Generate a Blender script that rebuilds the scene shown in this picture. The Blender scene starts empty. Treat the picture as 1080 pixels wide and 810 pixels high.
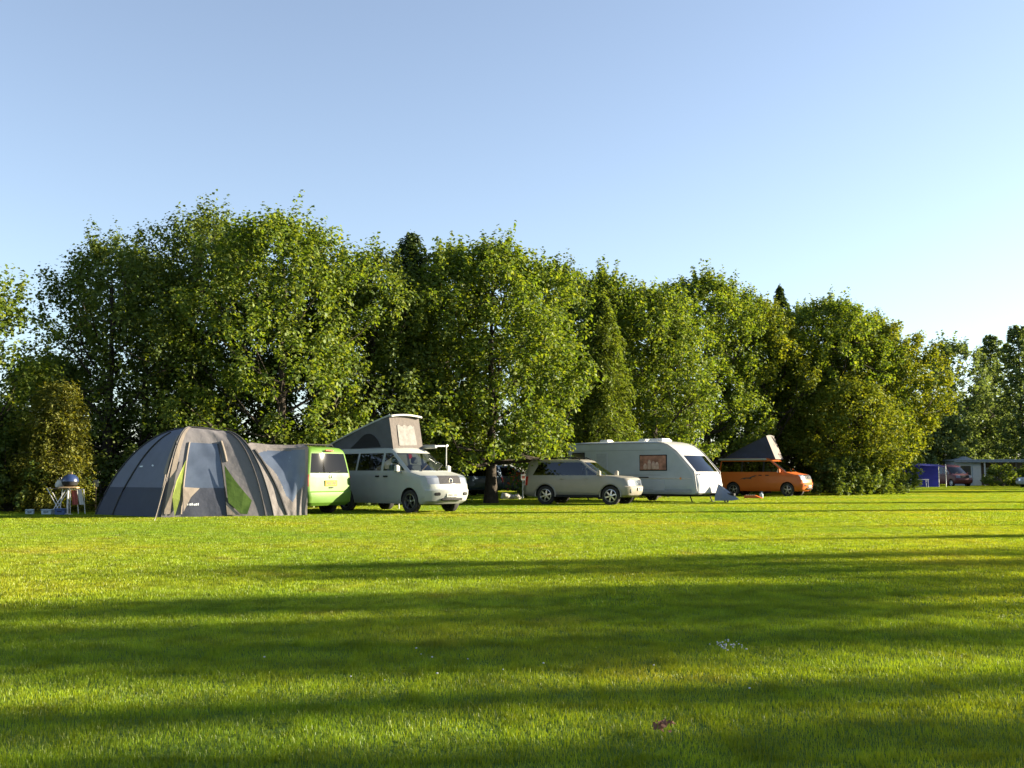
import bpy, bmesh, math, random
import numpy as np
from mathutils import Vector, Matrix, noise

R = math.radians
scn = bpy.context.scene
col = scn.collection
FPX = 1100.0                      # focal length in pixels of a 1080 wide frame
TILT = math.atan(95 / FPX)
CAM_H = 1.2
SUN_AZ = Vector((0.985, 0.175, 0)).normalized()
SUN_EL = 15.0

# ------------------------------------------------------------------ placing
def ray(px, py):
    a, b = (px - 540) / FPX, (405 - py) / FPX
    c, s = math.cos(TILT), math.sin(TILT)
    return Vector((a, c - b * s, s + b * c))
def ground(px, py):
    d = ray(px, py); t = -CAM_H / d.z
    return Vector((d.x * t, d.y * t, 0))
def at(px, Y):
    """ground point seen in picture column px at distance Y"""
    return Vector(((px - 540) / FPX * Y * 1.0, Y, 0))
def height(py, Y):
    return CAM_H + (500 - py) / FPX * Y

# ------------------------------------------------------------------ materials
def nodes_of(m):
    return m.node_tree.nodes, m.node_tree.links
def mat(name, colr, rough=0.6, metal=0.0, spec=0.5, vary=0.0, scale=8.0, bump=0.0, bscale=40.0, coat=0.0, trans=0.0):
    m = bpy.data.materials.new(name); m.use_nodes = True
    n, l = nodes_of(m)
    b = n['Principled BSDF']
    b.inputs['Base Color'].default_value = (*colr, 1)
    b.inputs['Roughness'].default_value = rough
    b.inputs['Metallic'].default_value = metal
    b.inputs['Specular IOR Level'].default_value = spec
    b.inputs['Coat Weight'].default_value = coat
    b.inputs['Coat Roughness'].default_value = 0.08
    tc = n.new('ShaderNodeTexCoord')
    if vary > 0:
        t = n.new('ShaderNodeTexNoise'); t.inputs['Scale'].default_value = scale; t.inputs['Detail'].default_value = 5
        l.new(tc.outputs['Object'], t.inputs['Vector'])
        mp = n.new('ShaderNodeMapRange'); mp.inputs['From Min'].default_value = .3; mp.inputs['From Max'].default_value = .7
        mp.inputs['To Min'].default_value = 1 - vary; mp.inputs['To Max'].default_value = 1 + vary * .6
        l.new(t.outputs['Fac'], mp.inputs['Value'])
        mx = n.new('ShaderNodeVectorMath'); mx.operation = 'SCALE'; mx.inputs[0].default_value = colr
        l.new(mp.outputs['Result'], mx.inputs['Scale']); l.new(mx.outputs['Vector'], b.inputs['Base Color'])
        mr = n.new('ShaderNodeMapRange'); mr.inputs['To Min'].default_value = max(0, rough - .1); mr.inputs['To Max'].default_value = min(1, rough + .12)
        l.new(t.outputs['Fac'], mr.inputs['Value']); l.new(mr.outputs['Result'], b.inputs['Roughness'])
    if bump > 0:
        t2 = n.new('ShaderNodeTexNoise'); t2.inputs['Scale'].default_value = bscale; t2.inputs['Detail'].default_value = 4
        l.new(tc.outputs['Object'], t2.inputs['Vector'])
        bp = n.new('ShaderNodeBump'); bp.inputs['Strength'].default_value = bump; bp.inputs['Distance'].default_value = .03
        l.new(t2.outputs['Fac'], bp.inputs['Height']); l.new(bp.outputs['Normal'], b.inputs['Normal'])
    if trans > 0:
        tr = n.new('ShaderNodeBsdfTranslucent'); tr.inputs['Color'].default_value = (*colr, 1)
        ms = n.new('ShaderNodeMixShader'); ms.inputs['Fac'].default_value = trans
        l.new(b.outputs[0], ms.inputs[1]); l.new(tr.outputs[0], ms.inputs[2])
        l.new(ms.outputs[0], n['Material Output'].inputs['Surface'])
    return m

def glass(name, tint, refl=1.0, rough=.02):
    m = bpy.data.materials.new(name); m.use_nodes = True
    n, l = nodes_of(m); n.remove(n['Principled BSDF'])
    tr = n.new('ShaderNodeBsdfTransparent'); tr.inputs['Color'].default_value = (*tint, 1)
    gl = n.new('ShaderNodeBsdfGlossy'); gl.inputs['Roughness'].default_value = rough
    gl.inputs['Color'].default_value = (.95, .97, 1, 1)
    fr = n.new('ShaderNodeFresnel'); fr.inputs['IOR'].default_value = 1.55
    ml = n.new('ShaderNodeMath'); ml.operation = 'MULTIPLY'; ml.inputs[1].default_value = 1.1 * refl
    ml.use_clamp = True
    l.new(fr.outputs[0], ml.inputs[0])
    ms = n.new('ShaderNodeMixShader')
    l.new(ml.outputs[0], ms.inputs['Fac']); l.new(tr.outputs[0], ms.inputs[1]); l.new(gl.outputs[0], ms.inputs[2])
    l.new(ms.outputs[0], n['Material Output'].inputs['Surface'])
    return m

def leaf_mat(name, cols, tcol, transl=.42, gloss=.1):
    """per leaf colour from a ramp of natural leaf colours, light passes through the blade"""
    m = bpy.data.materials.new(name); m.use_nodes = True
    n, l = nodes_of(m); n.remove(n['Principled BSDF'])
    g = n.new('ShaderNodeNewGeometry')
    rp = n.new('ShaderNodeValToRGB'); rp.color_ramp.interpolation = 'LINEAR'
    for i, c in enumerate(cols):
        e = rp.color_ramp.elements[i] if i < 2 else rp.color_ramp.elements.new(.5)
        e.position = i / max(1, len(cols) - 1); e.color = (*c, 1)
    l.new(g.outputs['Random Per Island'], rp.inputs['Fac'])
    df = n.new('ShaderNodeBsdfDiffuse'); l.new(rp.outputs['Color'], df.inputs['Color'])
    tr = n.new('ShaderNodeBsdfTranslucent')
    mx = n.new('ShaderNodeMix'); mx.data_type = 'RGBA'; mx.blend_type = 'MULTIPLY'; mx.inputs['Factor'].default_value = 1
    l.new(rp.outputs['Color'], mx.inputs['A']); mx.inputs['B'].default_value = (*tcol, 1)
    l.new(mx.outputs['Result'], tr.inputs['Color'])
    ms = n.new('ShaderNodeMixShader'); ms.inputs['Fac'].default_value = transl
    l.new(df.outputs[0], ms.inputs[1]); l.new(tr.outputs[0], ms.inputs[2])
    gl = n.new('ShaderNodeBsdfGlossy'); gl.inputs['Roughness'].default_value = .6; gl.inputs['Color'].default_value = (.9, .95, .85, 1)
    m2 = n.new('ShaderNodeMixShader'); m2.inputs['Fac'].default_value = gloss * .2
    l.new(ms.outputs[0], m2.inputs[1]); l.new(gl.outputs[0], m2.inputs[2])
    l.new(m2.outputs[0], n['Material Output'].inputs['Surface'])
    return m

# ------------------------------------------------------------------ objects
def tag(o, label=None, cat=None, group=None, kind=None):
    if label: o['label'] = label
    if cat: o['category'] = cat
    if group: o['group'] = group
    if kind: o['kind'] = kind
    return o
def empty(name, loc=(0, 0, 0), rz=0, parent=None):
    o = bpy.data.objects.new(name, None); col.objects.link(o)
    o.location = loc; o.rotation_euler = (0, 0, rz); o.empty_display_size = .2
    if parent: o.parent = parent
    return o
def link_mesh(name, me, parent=None, loc=None):
    o = bpy.data.objects.new(name, me); col.objects.link(o)
    if parent: o.parent = parent
    if loc is not None: o.location = loc
    return o
def np_mesh(name, V, F, mats, smooth=False):
    V = np.asarray(V, dtype=np.float32); F = np.asarray(F, dtype=np.int32)
    me = bpy.data.meshes.new(name)
    k = F.shape[1]
    me.vertices.add(len(V)); me.vertices.foreach_set('co', V.ravel())
    me.loops.add(F.size); me.loops.foreach_set('vertex_index', F.ravel())
    me.polygons.add(len(F))
    me.polygons.foreach_set('loop_start', np.arange(0, F.size, k, dtype=np.int32))
    me.polygons.foreach_set('loop_total', np.full(len(F), k, dtype=np.int32))
    if smooth: me.polygons.foreach_set('use_smooth', np.ones(len(F), dtype=bool))
    me.update(calc_edges=True)
    for m in mats: me.materials.append(m)
    return me

class MB:
    def __init__(s): s.v = []; s.f = []; s.m = []
    def add(s, V, F, mi=0):
        o = len(s.v); s.v += [tuple(p) for p in V]
        for q in F: s.f.append([i + o for i in q]); s.m.append(mi)
    def box(s, c, d, rz=0, mi=0, taper=(1, 1), ry=0, bev=0):
        """c centre, d full size; taper scales the top"""
        x, y, z = d[0] / 2, d[1] / 2, d[2] / 2
        M = Matrix.Rotation(rz, 3, 'Z') @ Matrix.Rotation(ry, 3, 'Y')
        if bev <= 0:
            P = [(-x, -y, -z), (x, -y, -z), (x, y, -z), (-x, y, -z)]
            P += [(-x * taper[0], -y * taper[1], z), (x * taper[0], -y * taper[1], z), (x * taper[0], y * taper[1], z), (-x * taper[0], y * taper[1], z)]
            F = [(0, 3, 2, 1), (4, 5, 6, 7), (0, 1, 5, 4), (1, 2, 6, 5), (2, 3, 7, 6), (3, 0, 4, 7)]
        else:
            b = bev; P = []; rings = []
            for zz, k in ((-z, b), (-z + b, 0), (z - b, 0), (z, b)):
                t = taper if zz > 0 else (1, 1)
                r = []
                for sx, sy in ((-1, -1), (1, -1), (1, 1), (-1, 1)):
                    for q in ((0, 1), (1, 0)) if sx * sy > 0 else ((1, 0), (0, 1)):
                        r.append(len(P)); P.append((sx * (x * t[0] - k - q[0] * b * .6), sy * (y * t[1] - k - q[1] * b * .6), zz))
                rings.append(r)
            F = [tuple(reversed(rings[0])), tuple(rings[3])]
            for a in range(3):
                for i in range(8):
                    j = (i + 1) % 8
                    F.append((rings[a][i], rings[a][j], rings[a + 1][j], rings[a + 1][i]))
        s.add([M @ Vector(p) + Vector(c) for p in P], F, mi)
    def tube(s, pts, r, n=8, mi=0, cap=True):
        pts = [Vector(p) for p in pts]
        if not hasattr(r, '__len__'): r = [r] * len(pts)
        V = []; F = []
        up = Vector((0, 0, 1))
        for i, p in enumerate(pts):
            d = (pts[min(i + 1, len(pts) - 1)] - pts[max(i - 1, 0)])
            if d.length < 1e-9: d = Vector((0, 0, 1))
            d.normalize()
            ref = up if abs(d.z) < .9 else Vector((1, 0, 0))
            a = d.cross(ref).normalized(); b = a.cross(d).normalized()
            for k in range(n):
                t = 2 * math.pi * k / n
                V.append(p + (a * math.cos(t) + b * math.sin(t)) * r[i])
        for i in range(len(pts) - 1):
            for k in range(n):
                F.append((i * n + k, i * n + (k + 1) % n, (i + 1) * n + (k + 1) % n, (i + 1) * n + k))
        if cap:
            F.append(tuple(reversed(range(n)))); F.append(tuple(range((len(pts) - 1) * n, len(pts) * n)))
        s.add(V, F, mi)
    def lathe(s, prof, c=(0, 0, 0), axis='Z', n=24, mi=0, closed=False, cap=True):
        V = []; F = []
        for (r, h) in prof:
            for k in range(n):
                t = 2 * math.pi * k / n
                p = (r * math.cos(t), r * math.sin(t), h)
                if axis == 'Y': p = (p[0], p[2], p[1])
                if axis == 'X': p = (p[2], p[0], p[1])
                V.append((p[0] + c[0], p[1] + c[1], p[2] + c[2]))
        m = len(prof)
        for i in range(m if closed else m - 1):
            j = (i + 1) % m
            for k in range(n):
                F.append((i * n + k, i * n + (k + 1) % n, j * n + (k + 1) % n, j * n + k))
        if not closed and cap:
            if prof[0][0] > 1e-6: F.append(tuple(range(n)))
            if prof[-1][0] > 1e-6: F.append(tuple(range((m - 1) * n, m * n)))
        s.add(V, F, mi)
    def prism(s, outline, fn, t, mi=0):
        """outline in 2D, fn maps (a, b, depth) to 3D, t thickness"""
        n = len(outline)
        V = [fn(a, b, 0) for a, b in outline] + [fn(a, b, t) for a, b in outline]
        F = [tuple(range(n)), tuple(range(2 * n - 1, n - 1, -1))]
        for i in range(n):
            j = (i + 1) % n; F.append((i, i + n, j + n, j))
        s.add(V, F, mi)
    def grid(s, fn, nu, nv, mi=0):
        V = [fn(i / nu, j / nv) for j in range(nv + 1) for i in range(nu + 1)]
        F = [(j * (nu + 1) + i, j * (nu + 1) + i + 1, (j + 1) * (nu + 1) + i + 1, (j + 1) * (nu + 1) + i) for j in range(nv) for i in range(nu)]
        s.add(V, F, mi)
    def build(s, name, mats, parent=None, smooth=35, loc=None, fix=True):
        me = bpy.data.meshes.new(name)
        me.from_pydata(s.v, [], s.f)
        if not isinstance(mats, (list, tuple)): mats = [mats]
        for m in mats: me.materials.append(m)
        me.polygons.foreach_set('material_index', s.m)
        if fix:
            b = bmesh.new(); b.from_mesh(me); bmesh.ops.recalc_face_normals(b, faces=b.faces); b.to_mesh(me); b.free()
        if smooth:
            me.polygons.foreach_set('use_smooth', [True] * len(me.polygons))
            me.set_sharp_from_angle(angle=R(smooth))
        me.update()
        return link_mesh(name, me, parent, loc)

def copy_tree(o, parent=None):
    c = o.copy(); col.objects.link(c)
    if parent: c.parent = parent
    for ch in list(o.children): copy_tree(ch, c)
    return c

# ------------------------------------------------------------------ camera, sky, sun
cam = bpy.data.cameras.new('camera'); co = bpy.data.objects.new('camera', cam); col.objects.link(co)
co.location = (0, 0, CAM_H); co.rotation_euler = (R(90) + TILT, 0, 0)
cam.sensor_width = 36; cam.lens = 36 * FPX / 1080; cam.clip_end = 6000; cam.clip_start = .05
scn.camera = co

w = bpy.data.worlds.new('World'); scn.world = w; w.use_nodes = True
wn, wl = w.node_tree.nodes, w.node_tree.links
sk = wn.new('ShaderNodeTexSky'); sk.sky_type = 'NISHITA'; sk.sun_disc = False
sk.sun_elevation = R(SUN_EL); sk.sun_rotation = math.atan2(SUN_AZ.x, SUN_AZ.y)
sk.altitude = 0; sk.air_density = 1.0; sk.dust_density = .5; sk.ozone_density = 3.0
hs = wn.new('ShaderNodeHueSaturation'); hs.inputs['Saturation'].default_value = .76
wl.new(sk.outputs[0], hs.inputs['Color']); tn = wn.new('ShaderNodeMix'); tn.data_type = 'RGBA'; tn.blend_type = 'MULTIPLY'; tn.inputs['Factor'].default_value = 1; tn.inputs['B'].default_value = (1.0, .985, .985, 1)
wl.new(hs.outputs[0], tn.inputs['A']); wl.new(tn.outputs['Result'], wn['Background'].inputs['Color']); wn['Background'].inputs['Strength'].default_value = .0525

sl = bpy.data.lights.new('sun', 'SUN'); so = bpy.data.objects.new('sun', sl); col.objects.link(so)
sd = Vector((SUN_AZ.x * math.cos(R(SUN_EL)), SUN_AZ.y * math.cos(R(SUN_EL)), math.sin(R(SUN_EL))))
so.rotation_euler = sd.to_track_quat('Z', 'Y').to_euler(); so.location = sd * 60
sl.energy = 4.5; sl.angle = R(.5); sl.color = (1.0, .86, .63)

scn.view_settings.view_transform = 'Standard'; scn.view_settings.look = 'None'
scn.view_settings.gamma = 1; scn.view_settings.use_curve_mapping = False
scn.view_settings.exposure = 2.45
cy = scn.cycles
cy.max_bounces = 6; cy.diffuse_bounces = 3; cy.glossy_bounces = 3; cy.transmission_bounces = 4; cy.transparent_max_bounces = 12
cy.use_denoising = True
cy.sample_clamp_indirect = 6
# ------------------------------------------------------------------ the field
def world_noise(n, l, scale, detail=4):
    g = n.new('ShaderNodeNewGeometry')
    t = n.new('ShaderNodeTexNoise'); t.inputs['Scale'].default_value = scale; t.inputs['Detail'].default_value = detail
    l.new(g.outputs['Position'], t.inputs['Vector'])
    return t.outputs['Fac']
def ramp(n, l, src, stops):
    r = n.new('ShaderNodeValToRGB')
    for i, (p, c) in enumerate(stops):
        e = r.color_ramp.elements[i] if i < 2 else r.color_ramp.elements.new(p)
        e.position = p; e.color = (*c, 1)
    l.new(src, r.inputs['Fac'])
    return r.outputs['Color']

M_SOIL = bpy.data.materials.new('turf_base'); M_SOIL.use_nodes = True
n, l = nodes_of(M_SOIL)
c1 = ramp(n, l, world_noise(n, l, .5, 8), [(.3, (.045, .090, .014)), (.7, (.085, .135, .018))])
n['Principled BSDF'].inputs['Roughness'].default_value = .95
n['Principled BSDF'].inputs['Specular IOR Level'].default_value = .1
l.new(c1, n['Principled BSDF'].inputs['Base Color'])
bp = n.new('ShaderNodeBump'); bp.inputs['Strength'].default_value = .9; bp.inputs['Distance'].default_value = .05
l.new(world_noise(n, l, 14, 6), bp.inputs['Height']); l.new(bp.outputs['Normal'], n['Principled BSDF'].inputs['Normal'])

def field_z(x, y):
    """gentle unevenness of the mown field"""
    f = min(1.0, max(0.0, (y - 2) / 4)) * .014
    return f * (noise.noise(Vector((x * .16, y * .16, 3.1))) + .5 * noise.noise(Vector((x * .45, y * .45, 9.7))))
xs = sorted(set([-1500, -600, -250, -120, 120, 250, 600, 1500] + [i * 1.0 for i in range(-60, 75)]))
ys = sorted(set([-300, -100, -30, 200, 400, 800, 2500] + [i * 1.0 for i in range(-8, 130)]))
gm = MB()
for y in ys:
    for x in xs: gm.v.append((x, y, field_z(x, y)))
nx = len(xs)
for j in range(len(ys) - 1):
    for i in range(nx - 1):
        gm.f.append([j * nx + i, j * nx + i + 1, (j + 1) * nx + i + 1, (j + 1) * nx + i]); gm.m.append(0)
gr = gm.build('ground', M_SOIL, smooth=180, fix=False); tag(gr, kind='structure')

def grass_mat(name):
    m = bpy.data.materials.new(name); m.use_nodes = True
    n, l = nodes_of(m); n.remove(n['Principled BSDF'])
    big = ramp(n, l, world_noise(n, l, .22, 5), [(.34, (.126, .208, .016)), (.52, (.180, .242, .016)), (.68, (.236, .256, .022))])
    dry = n.new('ShaderNodeMapRange'); dry.inputs['From Min'].default_value = .60; dry.inputs['From Max'].default_value = .74; dry.inputs['To Max'].default_value = .55
    l.new(world_noise(n, l, .9, 6), dry.inputs['Value'])
    dm = n.new('ShaderNodeMix'); dm.data_type = 'RGBA'; dm.inputs['B'].default_value = (.235, .185, .045, 1)
    l.new(dry.outputs['Result'], dm.inputs['Factor']); l.new(big, dm.inputs['A']); big = dm.outputs['Result']
    fine = world_noise(n, l, 3.2, 5)
    mp = n.new('ShaderNodeMapRange'); mp.inputs['From Min'].default_value = .3; mp.inputs['From Max'].default_value = .7
    mp.inputs['To Min'].default_value = .58; mp.inputs['To Max'].default_value = 1.35
    l.new(fine, mp.inputs['Value'])
    g = n.new('ShaderNodeNewGeometry')
    ri = ramp(n, l, g.outputs['Random Per Island'], [(0, (.70, .84, .7)), (.5, (.95, 1.0, .85)), (.93, (1.15, 1.08, .9)), (1.0, (1.35, 1.2, 1.1))])
    mu = n.new('ShaderNodeMix'); mu.data_type = 'RGBA'; mu.blend_type = 'MULTIPLY'; mu.inputs['Factor'].default_value = 1
    l.new(big, mu.inputs['A']); l.new(ri, mu.inputs['B'])
    sc = n.new('ShaderNodeVectorMath'); sc.operation = 'SCALE'
    l.new(mu.outputs['Result'], sc.inputs[0]); l.new(mp.outputs['Result'], sc.inputs['Scale'])
    df = n.new('ShaderNodeBsdfDiffuse'); l.new(sc.outputs['Vector'], df.inputs['Color'])
    tr = n.new('ShaderNodeBsdfTranslucent')
    m3 = n.new('ShaderNodeVectorMath'); m3.operation = 'MULTIPLY'; m3.inputs[1].default_value = (1.6, 1.4, .5)
    l.new(sc.outputs['Vector'], m3.inputs[0]); l.new(m3.outputs['Vector'], tr.inputs['Color'])
    ms = n.new('ShaderNodeMixShader'); ms.inputs['Fac'].default_value = .4
    l.new(df.outputs[0], ms.inputs[1]); l.new(tr.outputs[0], ms.inputs[2])
    gl = n.new('ShaderNodeBsdfGlossy'); gl.inputs['Roughness'].default_value = .38
    m2 = n.new('ShaderNodeMixShader'); m2.inputs['Fac'].default_value = .015
    l.new(ms.outputs[0], m2.inputs[1]); l.new(gl.outputs[0], m2.inputs[2])
    l.new(m2.outputs[0], n['Material Output'].inputs['Surface'])
    return m
M_GRASS = grass_mat('grass_blades')

def grass_patch(nb, wid, hmin, hmax, seed, half=.54, segs=2):
    g = np.random.default_rng(seed)
    p = g.uniform(-half, half, (nb, 2))
    # tussocks: heights follow a smooth field
    fld = .5 + .5 * np.sin(p[:, 0] * 9 + seed) * np.sin(p[:, 1] * 11 + seed * 2)
    h = (hmin + (hmax - hmin) * g.random(nb) ** 1.3) * (.7 + .5 * fld)
    az = g.uniform(0, 2 * np.pi, nb); lean = g.uniform(.05, .75, nb) * h
    fa = g.uniform(0, 2 * np.pi, nb); wx = np.cos(fa) * wid * .5 * g.uniform(.7, 1.3, nb); wy = np.sin(fa) * wid * .5
    lx, ly = np.cos(az) * lean, np.sin(az) * lean
    V = np.zeros((nb, 5, 3))
    V[:, 0] = np.c_[p[:, 0] - wx, p[:, 1] - wy, np.full(nb, -.03)]
    V[:, 1] = np.c_[p[:, 0] + wx, p[:, 1] + wy, np.full(nb, -.03)]
    V[:, 2] = np.c_[p[:, 0] - wx * .8 + lx * .3, p[:, 1] - wy * .8 + ly * .3, h * .6]
    V[:, 3] = np.c_[p[:, 0] + wx * .8 + lx * .3, p[:, 1] + wy * .8 + ly * .3, h * .6]
    V[:, 4] = np.c_[p[:, 0] + lx, p[:, 1] + ly, h]
    b = np.arange(nb)[:, None] * 5
    F = np.concatenate([b + np.array([[0, 1, 3]]), b + np.array([[0, 3, 2]]), b + np.array([[2, 3, 4]])])
    return np_mesh('grass_patch', V.reshape(-1, 3), F, [M_GRASS])

patch_defs = [(10000, .0028, .012, .036, 1), (10000, .0028, .011, .041, 2),
              (4200, .0060, .014, .036, 3), (4200, .0060, .013, .040, 4),
              (1500, .017, .018, .040, 5)]
patches = [bpy.data.objects.new('grass_patch', grass_patch(*d)) for d in patch_defs]
g_rng = random.Random(4)
P = []; LOD = []; ROT = []; SCL = []
def put(x, y, d):
    P.append((x, y, field_z(x, y))); ROT.append((0, 0, g_rng.choice((0, 1, 2, 3)) * math.pi / 2 + g_rng.uniform(-.07, .07)))
    lod = g_rng.choice((0, 1)) if d < 11 + g_rng.uniform(-1.5, 1.5) else (g_rng.choice((2, 3)) if d < 27 + g_rng.uniform(-4, 4) else 4)
    LOD.append(lod)
    s = 1.0 + .10 * noise.noise(Vector((x * .5, y * .5, 1.7)))
    SCL.append((1, 1, s * (1.0 if y < 60 else 1.15)))
y = 2.0
while y < 122:
    hw = .5 * y + 5
    x = -hw
    while x < hw:
        xx, yy = x + g_rng.uniform(-.04, .04), y + g_rng.uniform(-.04, .04)
        # nothing grows through the tyres and groundsheets: short there
        put(xx, yy, math.hypot(xx, yy)); x += 1.0
    y += 1.0
gme = bpy.data.meshes.new('grass'); gme.from_pydata(P, [], [])
for nm, typ, dat, key in (('lod', 'INT', LOD, 'value'), ('rot', 'FLOAT_VECTOR', ROT, 'vector'), ('scl', 'FLOAT_VECTOR', SCL, 'vector')):
    a = gme.attributes.new(nm, typ, 'POINT'); a.data.foreach_set(key, np.array(dat, dtype=np.int32 if typ == 'INT' else np.float32).ravel())
gme.materials.append(M_GRASS)
go = link_mesh('grass', gme); tag(go, 'short mown grass growing all over the camping field', 'grass', kind='stuff')
ng = bpy.data.node_groups.new('grass_nodes', 'GeometryNodeTree')
ng.interface.new_socket('Geometry', in_out='INPUT', socket_type='NodeSocketGeometry')
ng.interface.new_socket('Geometry', in_out='OUTPUT', socket_type='NodeSocketGeometry')
N, L = ng.nodes, ng.links
gi = N.new('NodeGroupInput'); gout = N.new('NodeGroupOutput')
jn = N.new('GeometryNodeJoinGeometry')
def attr(nm, typ):
    a = N.new('GeometryNodeInputNamedAttribute'); a.data_type = typ; a.inputs['Name'].default_value = nm
    return a.outputs['Attribute']
for k, po in enumerate(patches):
    oi = N.new('GeometryNodeObjectInfo'); oi.inputs['Object'].default_value = po; oi.inputs['As Instance'].default_value = True
    cmpn = N.new('FunctionNodeCompare'); cmpn.data_type = 'INT'; cmpn.operation = 'EQUAL'
    L.new(attr('lod', 'INT'), cmpn.inputs[2]); cmpn.inputs[3].default_value = k
    iop = N.new('GeometryNodeInstanceOnPoints')
    L.new(gi.outputs[0], iop.inputs['Points']); L.new(oi.outputs['Geometry'], iop.inputs['Instance'])
    L.new(cmpn.outputs[0], iop.inputs['Selection'])
    L.new(attr('rot', 'FLOAT_VECTOR'), iop.inputs['Rotation']); L.new(attr('scl', 'FLOAT_VECTOR'), iop.inputs['Scale'])
    L.new(iop.outputs[0], jn.inputs[0])
L.new(jn.outputs[0], gout.inputs[0])
md = go.modifiers.new('grass', 'NODES'); md.node_group = ng
# ------------------------------------------------------------------ trees and shrubs
M_BARK = mat('bark', (.045, .037, .029), .9, spec=.2, vary=.5, scale=6, bump=.8, bscale=18)
M_LEAF_SYC = leaf_mat('sycamore_leaf', [(.056, .098, .015), (.098, .148, .019), (.156, .186, .030)], (1.6, 1.5, .5), .46)
M_LEAF_DARK = leaf_mat('dark_leaf', [(.048, .084, .018), (.078, .120, .022), (.118, .154, .030)], (1.6, 1.4, .5), .42)
M_LEAF_GOLD = leaf_mat('golden_leaf', [(.078, .120, .013), (.118, .162, .016), (.158, .185, .024)], (1.7, 1.4, .5), .42)
M_LEAF_LIME = leaf_mat('fresh_leaf', [(.066, .108, .014), (.096, .136, .018), (.125, .150, .026)], (1.6, 1.5, .6), .45)
M_NEEDLE = leaf_mat('needles', [(.026, .050, .014), (.044, .074, .018), (.066, .092, .022)], (1.3, 1.3, .6), .25)
M_NEEDLE_OLIVE = leaf_mat('olive_needles', [(.080, .098, .012), (.120, .128, .015), (.155, .148, .020)], (1.5, 1.4, .5), .40)

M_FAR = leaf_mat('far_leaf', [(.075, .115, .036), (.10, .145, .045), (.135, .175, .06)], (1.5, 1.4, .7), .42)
def unit(a):
    return a / np.maximum(np.linalg.norm(a, axis=1, keepdims=True), 1e-9)
def leaves_np(g, pos, nrm, axis, size, aspect=.9):
    """kite shaped leaves folded along the midrib: 2 triangles each"""
    n = len(pos)
    nrm = unit(nrm); axis = unit(axis - nrm * np.sum(axis * nrm, 1, keepdims=True))
    side = np.cross(nrm, axis)
    s = size * g.uniform(.55, 1.25, n)[:, None]
    w = s * aspect * .5; f = s * g.uniform(.05, .22, n)[:, None]
    V = np.zeros((n, 4, 3))
    V[:, 0] = pos - axis * s * .5
    V[:, 1] = pos + side * w + nrm * f + axis * s * .02
    V[:, 2] = pos + axis * s * .5
    V[:, 3] = pos - side * w + nrm * f + axis * s * .02
    b = np.arange(n)[:, None] * 4
    F = np.concatenate([b + np.array([[0, 2, 1]]), b + np.array([[0, 3, 2]])])
    return V.reshape(-1, 3), F
def clumps_to_leaves(g, C, D, RL, RW, per, droop=.35):
    """C centres, D main direction, RL length radius, RW width radius"""
    n = len(C); tot = n * per
    u = unit(g.normal(size=(tot, 3))) * (g.random(tot) ** .5)[:, None]
    C2, D2 = np.repeat(C, per, 0), unit(np.repeat(D, per, 0))
    RL2, RW2 = np.repeat(RL, per)[:, None], np.repeat(RW, per)[:, None]
    along = np.sum(u * D2, 1, keepdims=True)
    off = u * RW2 + D2 * along * (RL2 - RW2)
    pos = C2 + off
    nrm = unit(off) * .45 + np.array([0, 0, .65]) + g.normal(size=(tot, 3)) * .42
    axis = unit(off) * .6 + np.array([0, 0, -droop]) + g.normal(size=(tot, 3)) * .4
    return pos, nrm, axis

def limb_curve(p0, p1, g, sag=.12, n=6):
    p0, p1 = np.array(p0), np.array(p1)
    pts = []
    L = np.linalg.norm(p1 - p0)
    k = g.normal(size=3) * L * .05
    for i in range(n):
        t = i / (n - 1)
        p = p0 + (p1 - p0) * t
        # leaves the stem sideways, then turns upward
        p = p + np.array([0, 0, -sag * L * math.sin(math.pi * t)]) + k * math.sin(math.pi * t)
        pts.append(p)
    return pts

def envelope(s, wide=.40, low=.6):
    if s > wide: return math.sqrt(max(0, 1 - ((s - wide) / (1 - wide)) ** 2))
    return low + (1 - low) * math.sin(math.pi / 2 * s / wide)

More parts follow.
